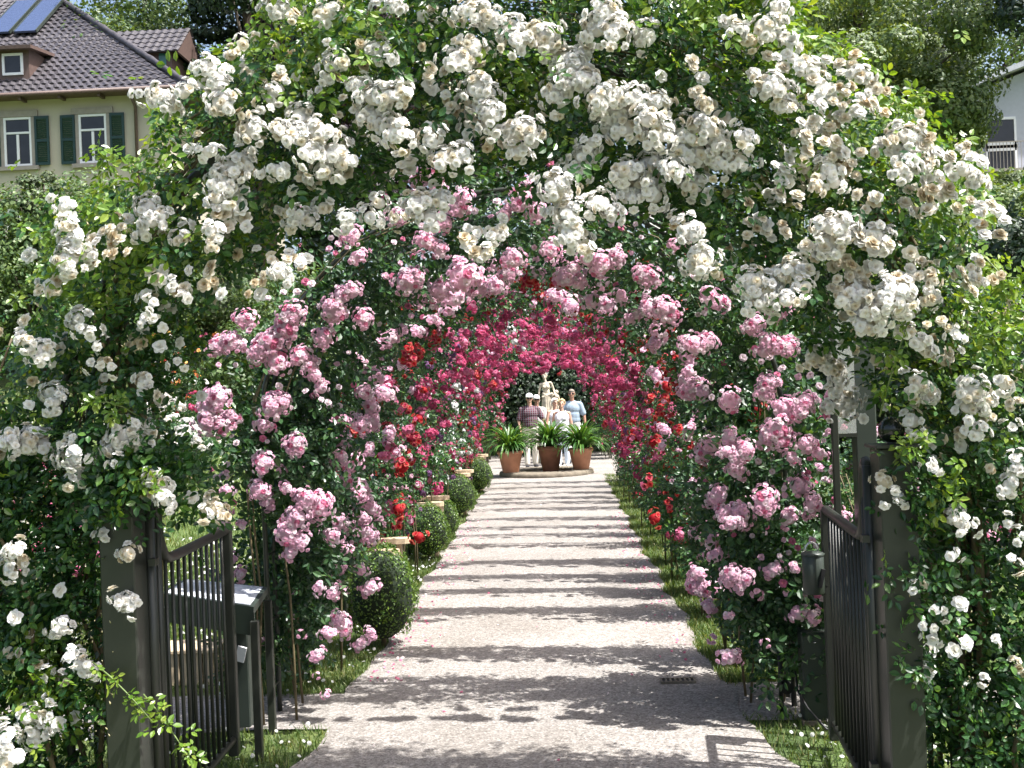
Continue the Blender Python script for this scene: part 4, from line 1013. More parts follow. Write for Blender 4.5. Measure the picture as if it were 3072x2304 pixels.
def hand(mb, w, d, up, side, s=1):
    """palm and five curled fingers from wrist w pointing along d; `side` is the thumb side"""
    w = Vector(w); d = Vector(d).normalized(); side = Vector(side).normalized(); n = d.cross(side).normalized()
    for k in (-1, 0, 1): mb.caps(w + side * .014 * k, w + d * .085 + side * .022 * k, .017, .014, 8)
    for k, L in ((-1.5, .058), (-.5, .072), (.5, .078), (1.5, .068)):
        a = w + d * .088 + side * .0165 * k; b = a + (d * .9 + n * .25).normalized() * L * .5; c = b + (d * .6 + n * .7).normalized() * L * .5
        mb.caps(a, b, .0095, .0088, 6); mb.caps(b, c, .0088, .0075, 6)
    a = w + d * .03 + side * .028; b = a + (d * .6 + side * .7).normalized() * .042; mb.caps(a, b, .012, .0105, 6); mb.caps(b, b + (d + side * .1).normalized() * .03, .0105, .009, 6)
def person(label, x, y, H, rz, skin, shirt, trousers, shoes, hair, arms, build=1.0, sleeve=.5, female=False, cap=None, shades=False, hairstyle='short', step=.06, neckopen=.0):
    e = empty('person', (x, y, 0.012), label, 'person', 'visitors standing behind the pots', rz=rz); k = H / 1.75; e.scale = (k, k, k)
    b = MB(); W = build
    # legs, pelvis, torso, neck
    for s in (-1, 1):
        hip = (s * .09, 0, .92); kn = (s * (.095), -.015 + s * step * .3, .50); an = (s * .10, s * step, .09)
        b.caps(hip, kn, .082 * W, .058, 12); b.caps(kn, an, .056, .038, 12); b.caps((an[0], an[1] + .01, .045), (an[0] + s * .015, an[1] - .15, .03), .038, .030, 10)
    b.ball((0, 0, .95), (.155 * W, .105 * W, .13)); b.ball((0, -.005, 1.12), (.135 * W, .10 * W, .16)); b.ball((0, 0, 1.30), (.16 * W, .105 * W, .17)); b.caps((-.145, 0, 1.405), (.145, 0, 1.405), .052, .052, 12)
    if female:
        for s in (-1, 1): b.ball((s * .065, -.085, 1.26), (.062, .055, .062))
    b.caps((0, .005, 1.40), (0, -.01, 1.55), .056, .050, 12)
    # head: skull, jaw, nose, ears, lips
    b.ball((0, .0, 1.655), (.074, .092, .095)); b.ball((0, -.025, 1.60), (.056, .062, .062)); b.caps((0, -.098, 1.655), (0, -.112, 1.622), .010, .015, 8)
    b.ball((0, -.085, 1.588), (.024, .012, .008)); b.ball((0, -.078, 1.568), (.025, .018, .015))
    for s in (-1, 1): b.ball((s * .077, .0, 1.635), (.010, .018, .030))
    for s, (el, wr) in zip((-1, 1), arms):
        sh = (s * .178 * (W + 1) / 2, 0, 1.40); b.caps(sh, el, .046, .038, 12); b.caps(el, wr, .038, .026, 12)
        dd = Vector(wr) - Vector(el); hand(b, wr, dd, None, (0, -1, 0) if abs(dd.normalized().y) < .7 else (-s, 0, 0))
    remeshed(b, 'body', skin, e, .0085, 3)
    # shirt
    c = MB(); zt = .93 if not female else .86
    c.caps((0, 0, zt + .10), (0, 0, zt + .11), .14 * W, .14 * W, 16); c.ball((0, 0, zt + .10), (.178 * W, .135 * W, .15)); c.ball((0, -.01, 1.13), (.168 * W, .128 * W, .19)); c.ball((0, -.005, 1.29), (.182 * W, .130 * W, .17))
    if female:
        for s in (-1, 1): c.ball((s * .07, -.092, 1.255), (.072, .06, .07))
    if sleeve > 0:
        c.caps((-.15, 0, 1.40), (.15, 0, 1.40), .070, .070, 12)
        for s, (el, wr) in zip((-1, 1), arms):
            sh = Vector((s * .178 * (W + 1) / 2, 0, 1.39)); E = sh.lerp(Vector(el), sleeve * 1.6); c.caps(sh, E, .070, .070, 12)
        for s in (-1, 1): c.caps((s * .02, -.045, 1.455), (s * .065, .0, 1.475), .018, .020, 8)
        c.caps((-.05, .03, 1.475), (.05, .03, 1.475), .02, .02, 8)
    else:
        for s in (-1, 1): c.caps((s * .105, -.045, 1.34), (s * .10, .02, 1.435), .040, .034, 10); c.caps((s * .10, .02, 1.435), (s * .10, .06, 1.33), .034, .04, 10)
    remeshed(c, 'shirt' if sleeve > 0 else 'sleeveless_top', shirt, e, .012, 3)
    t = MB(); t.ball((0, 0, .95), (.172 * W, .122 * W, .12))
    for s in (-1, 1):
        hip = (s * .09, 0, .90); kn = (s * .097, -.015 + s * step * .3, .50); an = (s * .102, s * step, .115)
        t.caps(hip, kn, .100 * W, .078, 12); t.caps(kn, an, .078, .066, 12)
    remeshed(t, 'trousers', trousers, e, .012, 3)
    for s in (-1, 1):
        q = MB(); q.caps((s * .10, s * step + .02, .045), (s * .117, s * step - .15, .038), .046, .040, 12); o = remeshed(q, 'shoe', shoes, e, .01, 2)
    # hair
    h = MB()
    if hairstyle == 'curly':
        for i in range(70):
            v = unit(rng.normal(size=(1, 3)))[0]
            if v[1] < -.35 and v[2] < .55: continue
            if v[2] < -.5: continue
            h.ball((v[0] * .082, v[1] * .098 + .012, 1.672 + v[2] * .098), .026 + .01 * rnd.random(), 8, 6)
    elif hairstyle == 'bob':
        h.ball((0, .02, 1.685), (.088, .098, .085)); h.ball((0, .045, 1.64), (.086, .07, .10))
        for s in (-1, 1): h.caps((s * .075, .0, 1.69), (s * .078, .01, 1.60), .024, .02, 10)
        h.caps((-.04, -.075, 1.73), (.04, -.075, 1.735), .024, .024, 8)
    else:
        h.ball((0, .022, 1.672), (.080, .090, .092)); h.ball((0, -.015, 1.708), (.070, .080, .055))
    remeshed(h, 'hair', hair, e, .009, 1)
    for s in (-1, 1):
        MB().ball((s * .030, -.083, 1.655), (.013, .010, .009), 10, 8).build('eye', MATS['eye_dark'], e)
    if shades:
        g = MB()
        for s in (-1, 1): g.ball((s * .033, -.094, 1.655), (.029, .008, .021), 14, 8); g.tube([(s * .06, -.088, 1.662), (s * .082, .0, 1.655)], .004, 6)
        g.tube([(-.01, -.099, 1.66), (.01, -.099, 1.66)], .004, 6); g.build('sunglasses', M_BLACK, e)
    if cap:
        g = MB(); g.ball((0, .0, 1.705), (.090, .105, .078), 18, 10)
        g.add([(x_ * .078, -.075 - .095 * (1 - x_ * x_) * t_, 1.708 - .022 * t_ * (1 - .4 * x_ * x_) + dz) for dz in (0, .008) for x_ in np.linspace(-1, 1, 9) for t_ in (0, 1)],
              [(2 * i, 2 * i + 1, 2 * i + 3, 2 * i + 2) for i in range(8)] + [(18 + 2 * i, 18 + 2 * i + 2, 18 + 2 * i + 3, 18 + 2 * i + 1) for i in range(8)] + [(2 * i + 1, 18 + 2 * i + 1, 18 + 2 * i + 3, 2 * i + 3) for i in range(8)])
        g.build('cap', cap, e)
    return e
plain('eye_dark', (.02, .015, .012), .3)
M_CAP = cloth('white_cap_cloth', (.78, .78, .76)); M_OFF = cloth('off_white_trousers', (.66, .62, .55)); M_WTOP = cloth('white_top_cloth', (.80, .79, .84)); M_BLUE = cloth('light_blue_shirt', (.26, .33, .40)); M_GREYT = cloth('pale_grey_trousers', (.52, .52, .49)); M_LBLUE = cloth('pale_blue_trousers', (.60, .68, .78)); M_DSHOE = cloth('dark_shoe', (.03, .03, .035)); M_WSHOE = cloth('white_shoe', (.75, .75, .75))
M_GREYH = cloth('grey_hair', (.22, .19, .16), .2); M_WHH = cloth('white_hair', (.68, .66, .60), .15); M_BLH = cloth('blond_curls', (.48, .36, .20), .2); M_PLAID = plaid()
xm = P(1147, 960, 26.65).x; xw = P(1216, 960, 26.6).x; xb = P(1239, 960, 27.7).x; xh = P(1199, 900, 27.25).x; xk = P(1160, 900, 27.5).x
dn = lambda s, dx=.0, dy=.0: ((s * (.245 + dx), .0 + dy, 1.13), (s * (.275 + dx), -.05 + dy, .90))
person('man in white cap, sunglasses and dark plaid shirt behind the left pot', xm, 26.65, 1.73, R(4), M_SKIN, M_PLAID, M_OFF, M_DSHOE, M_GREYH,
       [((-.27, .0, 1.13), (-.24, -.10, .90)), ((.30, -.02, 1.15), (.40, -.14, .98))], build=1.18, sleeve=.5, cap=M_CAP, shades=True, step=.05)
person('woman with blond curls in a white sleeveless top behind the middle pot', xw, 26.6, 1.57, R(-3), M_SKIN, M_WTOP, M_LBLUE, M_WSHOE, M_BLH,
       [dn(-1, -.01), dn(1)], build=1.12, sleeve=0, female=True, hairstyle='curly', step=.03)
person('man with sunglasses in a light blue shirt, at the right of the group', xb, 27.7, 1.80, R(-5), M_SKIN2, M_BLUE, M_GREYT, M_DSHOE, M_GREYH,
       [dn(-1), dn(1, .03)], build=1.1, sleeve=.5, shades=True)
person('white-haired woman in white, half hidden behind the woman with blond curls', xh, 27.25, 1.60, R(25), M_SKIN, M_WTOP, M_LBLUE, M_DSHOE, M_WHH,
       [dn(-1), dn(1)], build=1.05, sleeve=.0, female=True, hairstyle='bob')
person('person in a pale cap, almost wholly hidden behind the man in plaid', xk, 27.5, 1.68, R(10), M_SKIN2, M_GREYT, M_GREYT, M_DSHOE, M_GREYH,
       [dn(-1, -.05), dn(1, -.05)], build=.95, sleeve=.5, cap=M_CAP, shades=True)
# statue: draped woman with small urn-like child figure at her side
xs_ = P(1181, 880, 28.3).x
e = empty('statue', (xs_, 28.3, 0), 'pale stone statue of a draped woman with a small child, behind the group', 'statue')
MB().lathe([(.001, 0), (.34, 0), (.34, .10), (.27, .14), (.25, .20), (.25, .84), (.30, .90), (.31, .98), (.001, .98)], n=4, smooth=False).build('pedestal', M_LIME, e)
b = MB(); z0 = .98; q = .71
def S(p_): return (p_[0] * q, p_[1] * q, z0 + p_[2] * q)
b.ball(S((-.035, 0, 1.655)), (.074 * q, .09 * q, .095 * q)); b.ball(S((-.045, -.03, 1.60)), (.055 * q, .06 * q, .06 * q)); b.caps(S((-.045, -.1, 1.655)), S((-.047, -.115, 1.62)), .008, .011)
for i in range(26):
    v = unit(rng.normal(size=(1, 3)))[0]
    if v[1] < -.2 and v[2] < .4: continue
    b.ball(S((-.035 + v[0] * .08, .01 + v[1] * .095, 1.68 + v[2] * .085)), .02, 8, 6)
b.caps(S((0, 0, 1.42)), S((-.03, 0, 1.55)), .05 * q, .045 * q); b.caps(S((-.16, 0, 1.39)), S((.16, 0, 1.43)), .05 * q, .05 * q)
b.ball(S((0, 0, 1.30)), (.15 * q, .10 * q, .17 * q)); b.ball(S((.01, 0, 1.12)), (.125 * q, .095 * q, .14 * q)); b.ball(S((.04, 0, .96)), (.165 * q, .12 * q, .14 * q))
for s in (-1, 1): b.ball(S((s * .065, -.08, 1.28)), (.055 * q, .05 * q, .055 * q))
b.caps(S((-.19, 0, 1.38)), S((-.25, .02, 1.12)), .045 * q, .038 * q); b.caps(S((-.25, .02, 1.12)), S((-.25, -.03, .88)), .037 * q, .027 * q); hand(b, S((-.25, -.03, .88)), (0, 0, -1), None, (0, -1, 0))
b.caps(S((.19, 0, 1.41)), S((.27, .03, 1.17)), .045 * q, .038 * q); b.caps(S((.27, .03, 1.17)), S((.30, -.10, 1.05)), .036 * q, .027 * q); hand(b, S((.30, -.10, 1.05)), (.3, -.6, -.4), None, (-1, 0, 0))
for s, kx in ((-1, -.06), (1, .11)):
    b.caps(S((s * .08 + .03, 0, .92)), S((kx + .02, -.05 * (s < 0), .48)), .085 * q, .062 * q); b.caps(S((kx + .02, -.05 * (s < 0), .48)), S((kx, .02, .07)), .058 * q, .04 * q); b.caps(S((kx, .03, .035)), S((kx + s * .03, -.12, .03)), .035 * q, .03 * q)
remeshed(b, 'figure', M_LIME, e, .010, 2)
d = MB()
for i in range(16):
    a = i / 16 * 2 * math.pi; r1, r2 = .155, .19 + .03 * (i % 2)
    d.caps(S((.04 + r1 * math.cos(a), .9 * r1 * .8 * math.sin(a), .98 - .10 * math.cos(a))), S((.02 + r2 * math.cos(a + .2), r2 * .75 * math.sin(a + .2), .06)), .034 * q, .045 * q, 8)
d.ball(S((.03, 0, .6)), (.13 * q, .10 * q, .42 * q)); d.caps(S((-.13, -.09, .93)), S((.2, -.10, 1.04)), .04 * q, .05 * q, 8); d.caps(S((.2, -.09, 1.04)), S((.24, -.03, .4)), .05 * q, .04 * q, 8)
remeshed(d, 'drapery', M_LIME, e, .010, 2)
c = MB(); cxx = .36
c.ball(S((cxx, -.02, 1.09)), (.055, .06, .06)); c.ball(S((cxx - .03, .0, .90)), (.065, .055, .10)); c.caps(S((cxx - .08, -.03, .98)), S((cxx - .20, -.10, 1.02)), .022, .018); c.caps(S((cxx + .05, -.03, .97)), S((cxx + .09, -.10, .86)), .022, .018)
c.caps(S((cxx - .05, 0, .8)), S((cxx - .06, -.05, .55)), .045, .03); c.caps(S((cxx + .02, 0, .8)), S((cxx + .03, .0, .55)), .045, .03); c.caps(S((cxx - .06, -.05, .55)), S((cxx - .05, 0, .32)), .03, .022); c.caps(S((cxx + .03, 0, .55)), S((cxx + .02, .03, .32)), .03, .022)
c.ball(S((cxx - .02, .0, .16)), (.11, .10, .14))
remeshed(c, 'child_figure', M_LIME, e, .010, 2)

# ------------------------------------------------------------------ hedges, bushes, trees
M_T1 = leafmat('tree_leaf_mid', [(0, (.03, .065, .018)), (.5, (.062, .115, .03)), (1, (.13, .185, .055))], rough=.5, trans=.22)
M_T2 = leafmat('tree_leaf_light', [(0, (.05, .095, .03)), (.5, (.10, .155, .05)), (1, (.19, .24, .09))], rough=.5, trans=.28)
M_T3 = leafmat('tree_leaf_dark', [(0, (.008, .022, .010)), (.6, (.018, .045, .018)), (1, (.045, .08, .03))], rough=.5, trans=.12)
M_T4 = leafmat('tree_leaf_copper', [(0, (.018, .010, .016)), (.6, (.03, .018, .026)), (1, (.06, .04, .05))], rough=.5, trans=.15)
M_T5 = leafmat('shrub_leaf_grey', [(0, (.03, .05, .02)), (.6, (.06, .09, .035)), (1, (.12, .15, .06))], rough=.6, trans=.2)
CARD = TM([(-.3, 0, 0), (.3, .05, .06), (.22, .75, 0), (0, 1, -.08), (-.25, .7, .05)], [(0, 1, 2, 3, 4)], smooth=False)
def tree(name, x, y, h, w, mat, label, cat='tree', n=9000, leaf=.16, clumps=60, z0=None, low=.25, conifer=False, group=None, depth=None, trunk=True):
    z0 = float(hill(np.array(x), np.array(y))) if z0 is None else z0
    e = empty(name, (x, y, z0), label, cat, group); dpt = depth or w
    cs = []
    for i in range(clumps):
        if conifer:
            t = rnd.random() ** .8; zz = h * (low + (1 - low) * t); rr_ = w * (1 - t) ** .8 * (.35 + .65 * rnd.random()); a = rnd.uniform(0, 6.283)
            cs.append((rr_ * math.cos(a), rr_ * math.sin(a) * dpt / w, zz - rr_ * .25, (.16 + .14 * rnd.random()) * w * .9, .30))
        else:
            v = unit(rng.normal(size=(1, 3)))[0]; q = rnd.random() ** .45
            cs.append((v[0] * w * q * .85, v[1] * dpt * q * .85, h * (low + (1 - low) * (.5 + .48 * v[2] * q)), (.16 + .16 * rnd.random()) * w, .75))
    n = int(n * 2.2); leaf = leaf * .78
    per = n // clumps; pos = []; nr = []
    for (a, b_, c_, r_, fl) in cs:
        v = unit(rng.normal(size=(per, 3))); rr_ = r_ * (1.02 - .5 * rng.random((per, 1)) ** 2)
        pos.append(np.array([[a, b_, c_]]) + v * rr_ * np.array([[1, 1, fl]])); nr.append(v + np.array([[0, -.1, .30]]) + rng.normal(size=(per, 3)) * .3)
    pos = np.concatenate(pos); nr = np.concatenate(nr); k = pos[:, 2] > .05; X, Y, Z = frames(nr[k])
    foliage_obj('crown', spread(CARD, pos[k], X, Y, Z, leaf * (.6 + .8 * rng.random(k.sum()))), mat, e)
    if trunk:
        m = MB(); tr = h * .018 + .03; m.tube([(0, 0, -.3), (.02 * h, 0, h * .3), (-.01 * h, .01, h * .6), (0, 0, h * .9)], [tr * 1.3, tr, tr * .6, tr * .2], 8)
        for (a, b_, c_, r_, fl) in cs[::3]:
            s0 = max(.15 * h, c_ - .3 * h); m.tube([(0, 0, s0), (a * .5, b_ * .5, (s0 + c_) / 2 + .05 * h), (a, b_, c_)], [tr * .45, tr * .25, tr * .1], 5)
        m.build('trunk', M_BARK, e)
    return e
G_T = 'trees on the slope behind the garden'
def at(px, y): return P(px, 400, y).x
# left of the picture
tree('broadleaf_tree', at(330, 50), 50, 17, 6.5, M_T1, 'dark leafy tree rising directly behind the tiled house roof', n=15000, leaf=.24, clumps=80, group=G_T, low=.12)
tree('broadleaf_tree', at(120, 54), 56, 18, 7, M_T1, 'tall leafy tree behind the left end of the tiled roof', n=9000, leaf=.28, group=G_T, low=.12)
tree('conifer_tree', at(560, 46), 46, 21, 4.6, M_T3, 'blackish conifer with sagging boughs right of the tiled house', n=15000, leaf=.26, clumps=110, conifer=True, low=.1, group=G_T)
tree('conifer_tree', at(660, 50), 50, 23, 5.0, M_T3, 'second black conifer, just right of the sagging one', n=12000, leaf=.26, clumps=90, conifer=True, low=.1, group=G_T)
tree('copper_tree', at(830, 48), 48, 19, 6.0, M_T4, 'purple copper beech showing above the white roses', n=14000, leaf=.24, clumps=80, low=.15, group=G_T)
tree('broadleaf_tree', at(1160, 55), 55, 15.5, 7.0, M_T3, 'dark tree glimpsed through the top of the arch', n=9000, leaf=.28, low=.1, group=G_T)
tree('broadleaf_tree', at(1420, 52), 52, 17, 6.0, M_T3, 'dark tree behind the bright shoots at top centre right', n=9000, leaf=.28, low=.1, group=G_T)
# right of the picture
tree('conifer_tree', at(1700, 46), 46, 20, 5.0, M_T3, 'dark blue green conifer behind the right shoulder of the arch', n=15000, leaf=.26, clumps=110, conifer=True, low=.08, group=G_T)
tree('broadleaf_tree', at(1830, 48), 48, 19, 5.6, M_T3, 'tall dark tree behind the light green acacia', n=14000, leaf=.22, clumps=80, low=.12, group=G_T)
tree('acacia_tree', at(1875, 36), 36, 9.8, 4.2, M_T2, 'light olive acacia tree in the middle of the right slope', n=24000, leaf=.16, clumps=70, low=.15, group=G_T)
tree('acacia_tree', at(2015, 38), 38, 7.4, 1.9, M_T2, 'smaller olive acacia partly in front of the white house', n=15000, leaf=.15, clumps=44, low=.1, group=G_T)
tree('broadleaf_tree', at(2110, 50), 52, 18, 6.5, M_T1, 'broad grey green tree above the white house', n=15000, leaf=.22, clumps=90, low=.25, group=G_T)
tree('broadleaf_tree', at(2290, 34), 34, 14, 2.6, M_T3, 'dark tree at the right edge in front of the white house', n=12000, leaf=.18, clumps=70, low=.3, group=G_T)
tree('garden_tree', at(2185, 37), 37, 2.6, 2.0, M_T2, 'low light green tree hiding the foot of the white house', n=11000, leaf=.15, clumps=50, low=.1, group=G_T)
# nearer shrubs
G_S = 'shrubs around the rose garden'
tree('garden_shrub', at(70, 22) , 22, 3.8, 3.0, M_T1, 'big dull green shrub below the tiled house at the left edge', 'shrub', n=16000, leaf=.10, clumps=110, low=.02, group=G_S)
tree('garden_shrub', at(250, 24), 24, 2.9, 2.4, M_T1, 'green shrub just right of the biggest one below the house', 'shrub', n=12000, leaf=.10, clumps=90, low=.02, group=G_S)
tree('young_tree', at(95, 21), 21, 4.4, .62, M_T5, 'slender grey green young tree before the house windows', n=1100, leaf=.08, clumps=16, low=.5, group=G_S)
tree('garden_shrub', at(420, 26), 26, 2.6, 2.6, M_T5, 'grey green shrub seen through the left shoulder of the arch', 'shrub', n=9000, leaf=.11, clumps=80, low=.02, group=G_S)
tree('garden_shrub', at(640, 24), 24, 3.6, 2.4, M_T1, 'green shrub behind the left side of the rose tunnel', 'shrub', n=9000, leaf=.11, clumps=80, low=.02, group=G_S)
tree('garden_shrub', at(2180, 18), 18, 3.6, 1.6, M_T3, 'dark evergreen shrub at the right edge beyond the roses', 'shrub', n=13000, leaf=.10, clumps=90, low=.02, group=G_S)
tree('garden_shrub', at(2100, 24), 24, 2.6, 2.0, M_T2, 'olive green shrub below the white house', 'shrub', n=12000, leaf=.11, clumps=90, low=.02, group=G_S)
tree('garden_shrub', at(1900, 14), 14, 3.4, 1.5, M_T3, 'dark shrub seen past the post with the ball', 'shrub', n=9000, leaf=.08, clumps=80, low=.02, group=G_S)
tree('garden_shrub', at(2080, 12), 12, 2.8, 1.4, M_T3, 'low dark shrub behind the roses of the right corner', 'shrub', n=8000, leaf=.08, clumps=70, low=.02, group=G_S)
tree('garden_shrub', at(1700, 20), 20, 4.4, 2.2, M_T1, 'green shrub behind the right side of the rose tunnel', 'shrub', n=9000, leaf=.11, clumps=80, low=.02, group=G_S)
# dark hedge closing the tunnel
tree('yew_hedge', X0, 32.5, 4.6, 6.5, M_T3, 'tall dark yew hedge closing the view behind the statue', 'hedge', n=26000, leaf=.14, clumps=200, low=.0, depth=.9, z0=0, trunk=False)

def rose_bush(x, y, h, kinds, label, nb=26, white=False):
    z0 = float(hill(np.array(x), np.array(y)))
    e = empty('rose_bush', (x, y, z0), label, 'rose bush', 'rose bushes in the beds beside the tunnel')
    n = 700; v = unit(rng.normal(size=(n, 3))); v[:, 2] = np.abs(v[:, 2]) if False else v[:, 2]
    pos = np.stack([v[:, 0] * h * .55, v[:, 1] * h * .55, h * .55 + v[:, 2] * h * .42], 1) * (.6 + .45 * rng.random((n, 1)))
    foliage_obj('foliage', leaves_mesh('f', pos, v + np.array([0, 0, .5]), M_LEAF2, .05, tm=LEAF2), M_LEAF2, e)
    m = MB()
    for q in range(6): m.tube([(rnd.uniform(-.04, .04), rnd.uniform(-.04, .04), 0), (rnd.uniform(-.2, .2) * h, rnd.uniform(-.2, .2) * h, h * .7)], [.009, .005], 5)
    m.build('canes', M_STEM, e)
    for q in range(nb):
        w = Vector((rnd.gauss(0, 1), rnd.gauss(-.4, 1), abs(rnd.gauss(.3, .8)))).normalized()
        p = Vector((w.x * h * .56, w.y * h * .56, h * .58 + w.z * h * .42)) + Vector(e.location)
        put_cluster(e, rnd.choice(kinds), p, w + Vector((0, -.3, .3)), rnd.uniform(.8, 1.3))
beds = [(20, 700, 15, 1.1, ['crimson', 'magenta'], 'crimson'), (10, 790, 13, 1.2, ['rosepink', 'magenta'], 'bright pink'), (60, 800, 14.5, 1.1, ['orange', 'rosepink'], 'coral and pink'), (30, 870, 11.5, 1.1, ['orange', 'rosepink', 'white_few'], 'salmon'),
        (120, 830, 13, 1.1, ['rosepink', 'yellow'], 'pink and yellow'), (165, 870, 13, 1.0, ['rosepink', 'magenta'], 'rose red'), (330, 830, 23, 1.2, ['yellow', 'orange'], 'yellow and orange'), (375, 850, 21.5, 1.1, ['orange', 'white_few'], 'orange and white'),
        (432, 860, 20.5, 1.0, ['magenta', 'orange', 'crimson'], 'coral red'), (300, 790, 25, 1.2, ['magenta', 'orange'], 'magenta and orange'), (450, 800, 24, 1.2, ['orange', 'rosepink'], 'pale orange'), (80, 930, 9.5, 1.0, ['rosepink', 'white_few'], 'blush')]
for a, b, y, h, kd, wd in beds:
    rose_bush(P(a, b, y).x, y, h, kd, f'{wd} rose bush in the bed left of the tunnel')
for a, y in ((340, 20.0), (372, 19.0), (412, 18.6)):
    rose_bush(P(a, 930, y).x, y, .8, ['white_mid', 'white_mid', 'white_big'], {340: 'low white rose bush farthest left on the lawn edge', 372: 'low white rose bush in the middle of three on the lawn', 412: 'low white rose bush nearest the pink roses on the lawn'}[a], nb=28)
for a, y, wd in ((1885, 10.5, 'pink rose bush glimpsed right of the grey green column'), (1840, 12.5, 'rosy rose bush behind the right arches'), (2030, 9.5, 'small pink rose bush behind the lower right roses')):
    rose_bush(P(a, 950, y).x, y, 1.5 if a < 1900 else .9, ['pink_mid', 'rosepink'], wd)

# ------------------------------------------------------------------ houses
M_CREAM = plain('cream_render', (.44, .405, .32), .9, vary=.05, scale=1.5, bump=.2)
M_SHUT = plain('green_shutter', (.008, .036, .034), .5, vary=.1)
M_WFR = plain('white_window_frame', (.75, .76, .78), .5, vary=.03)
M_SURR = plain('grey_stone_surround', (.30, .27, .24), .9, vary=.1)
M_PANE = plain('dark_window_pane', (.02, .02, .025), .08, vary=.3, scale=2)
M_SOLAR = plain('solar_glass', (.045, .065, .13), .22, vary=.08)
M_BROWN = plain('brown_sheet_metal', (.10, .065, .055), .6, vary=.15)
M_WHW_SHADE = plain('shaded_white_render', (.42, .44, .50), .9, vary=.04)  # white wall with its shade put into a duller, bluish colour
M_BRICKC = plain('chimney_brick', (.24, .10, .07), .9, vary=.2, scale=15)
def tiles():
    m, n, l, b = newmat('roof_tile'); tc = n.new('ShaderNodeTexCoord'); sx = n.new('ShaderNodeSeparateXYZ'); l.new(tc.outputs['Object'], sx.inputs[0])
    no = n.new('ShaderNodeTexNoise'); no.inputs['Scale'].default_value = 5; no.inputs['Detail'].default_value = 5; l.new(tc.outputs['Object'], no.inputs['Vector'])
    rp = ramp(n, [(.3, (.040, .036, .042)), (.7, (.075, .068, .075))]); l.new(no.outputs['Fac'], rp.inputs['Fac']); l.new(rp.outputs[0], b.inputs['Base Color'])
    b.inputs['Roughness'].default_value = .5; return m
M_TILE = tiles()
def tile_face(mb, A, B, C, D, courses, step=.035, wave=.3):
    """stepped, waved courses from the eave A-B up to D-C"""
    A, B, C, D = map(Vector, (A, B, C, D)); n = (B - A).cross(D - A).normalized()
    for k in range(courses):
        t0, t1 = k / courses, (k + 1) / courses
        a, b = A.lerp(D, t0), B.lerp(C, t0); d, c = A.lerp(D, t1), B.lerp(C, t1)
        W_ = (b - a).length; m = max(1, int(W_ / wave)); vs = []; fs = []
        ux = (b - a).normalized() if W_ > 1e-4 else Vector((1, 0, 0))
        L0 = a; cnt_ = m * 4
        for i in range(cnt_ + 1):
            s = i / cnt_; w = .028 * math.cos(2 * math.pi * ((a.lerp(b, s) - A).dot(ux)) / wave)
            vs += [a.lerp(b, s) + n * (step + w), d.lerp(c, s) + n * (.004 + w), a.lerp(b, s) + n * (-.03)]
        for i in range(cnt_):
            q = 3 * i; fs += [(q, q + 3, q + 4, q + 1), (q, q + 2, q + 5, q + 3)]
        mb.add(vs, fs, False)
YH = 40.0
def HX(px): return P(px, 250, YH).x
ce = P(0, 206, YH - .6); eave_z = ce.z - .0
xr = P(408, 192, YH - .6).x; wallr = P(362, 250, YH).x; wall_half = 7.0
for _ in range(6): xc = P(70, -37, YH + wall_half).x; wall_half = wallr - xc
half = xr - xc
zb = float(hill(np.array(xc), np.array(YH))) - 1.0
H = empty('cream_house', (xc, YH, zb), 'cream house with green shutters, grey tiled hip roof and solar panels', 'house')
EZ = eave_z - zb; dep = 2 * wall_half; rise = P(70, -37, YH + wall_half).z - eave_z
MB().box((0, dep / 2, EZ / 2), (2 * wall_half, dep, EZ)).build('wall', M_CREAM, H)
rf = MB(); ap = (0, dep / 2, EZ + rise); ov = half
c1, c2_, c3, c4 = (-ov, -.6, EZ), (ov, -.6, EZ), (ov, dep + .6, EZ), (-ov, dep + .6, EZ)
apL = Vector(ap)
for A_, B_ in ((c1, c2_), (c2_, c3), (c3, c4), (c4, c1)): tile_face(rf, A_, B_, apL, apL, 30)
roof = rf.build('roof', M_TILE, H)
MB().add([c1, c2_, c3, c4] + [(a, b, c - .06) for a, b, c in (c1, c2_, c3, c4)], [(0, 1, 2, 3)][:0] + [(7, 6, 5, 4), (0, 4, 5, 1), (1, 5, 6, 2), (2, 6, 7, 3), (3, 7, 4, 0)]).build('eave_board', M_BROWN, H)
for cc in (c1, c2_):
    m = MB(); pts = [Vector(cc).lerp(apL, t) + Vector((0, -.03, .08)) for t in np.linspace(0, 1, 36)]; m.tube(pts, [.10 + .03 * (i % 2) for i in range(36)], 8); m.build('ridge_tiles', M_TILE, H)
MB().tube([(-ov, -.68, EZ - .02), (ov, -.68, EZ - .02)], .08, 8).build('gutter', M_BROWN, H)
dpx = P(297, 300, YH).x - xc
MB().tube([(dpx, -.68, EZ - .05), (dpx, -.1, EZ - .5), (dpx, -.1, .5)], .06, 8).build('downpipe', M_BROWN, H)
for k in range(14):
    MB().box((-ov + .4 + k * (2 * ov - .8) / 13, -.35, EZ - .12), (.10, .5, .12)).build('rafter_end', M_BROWN, H)
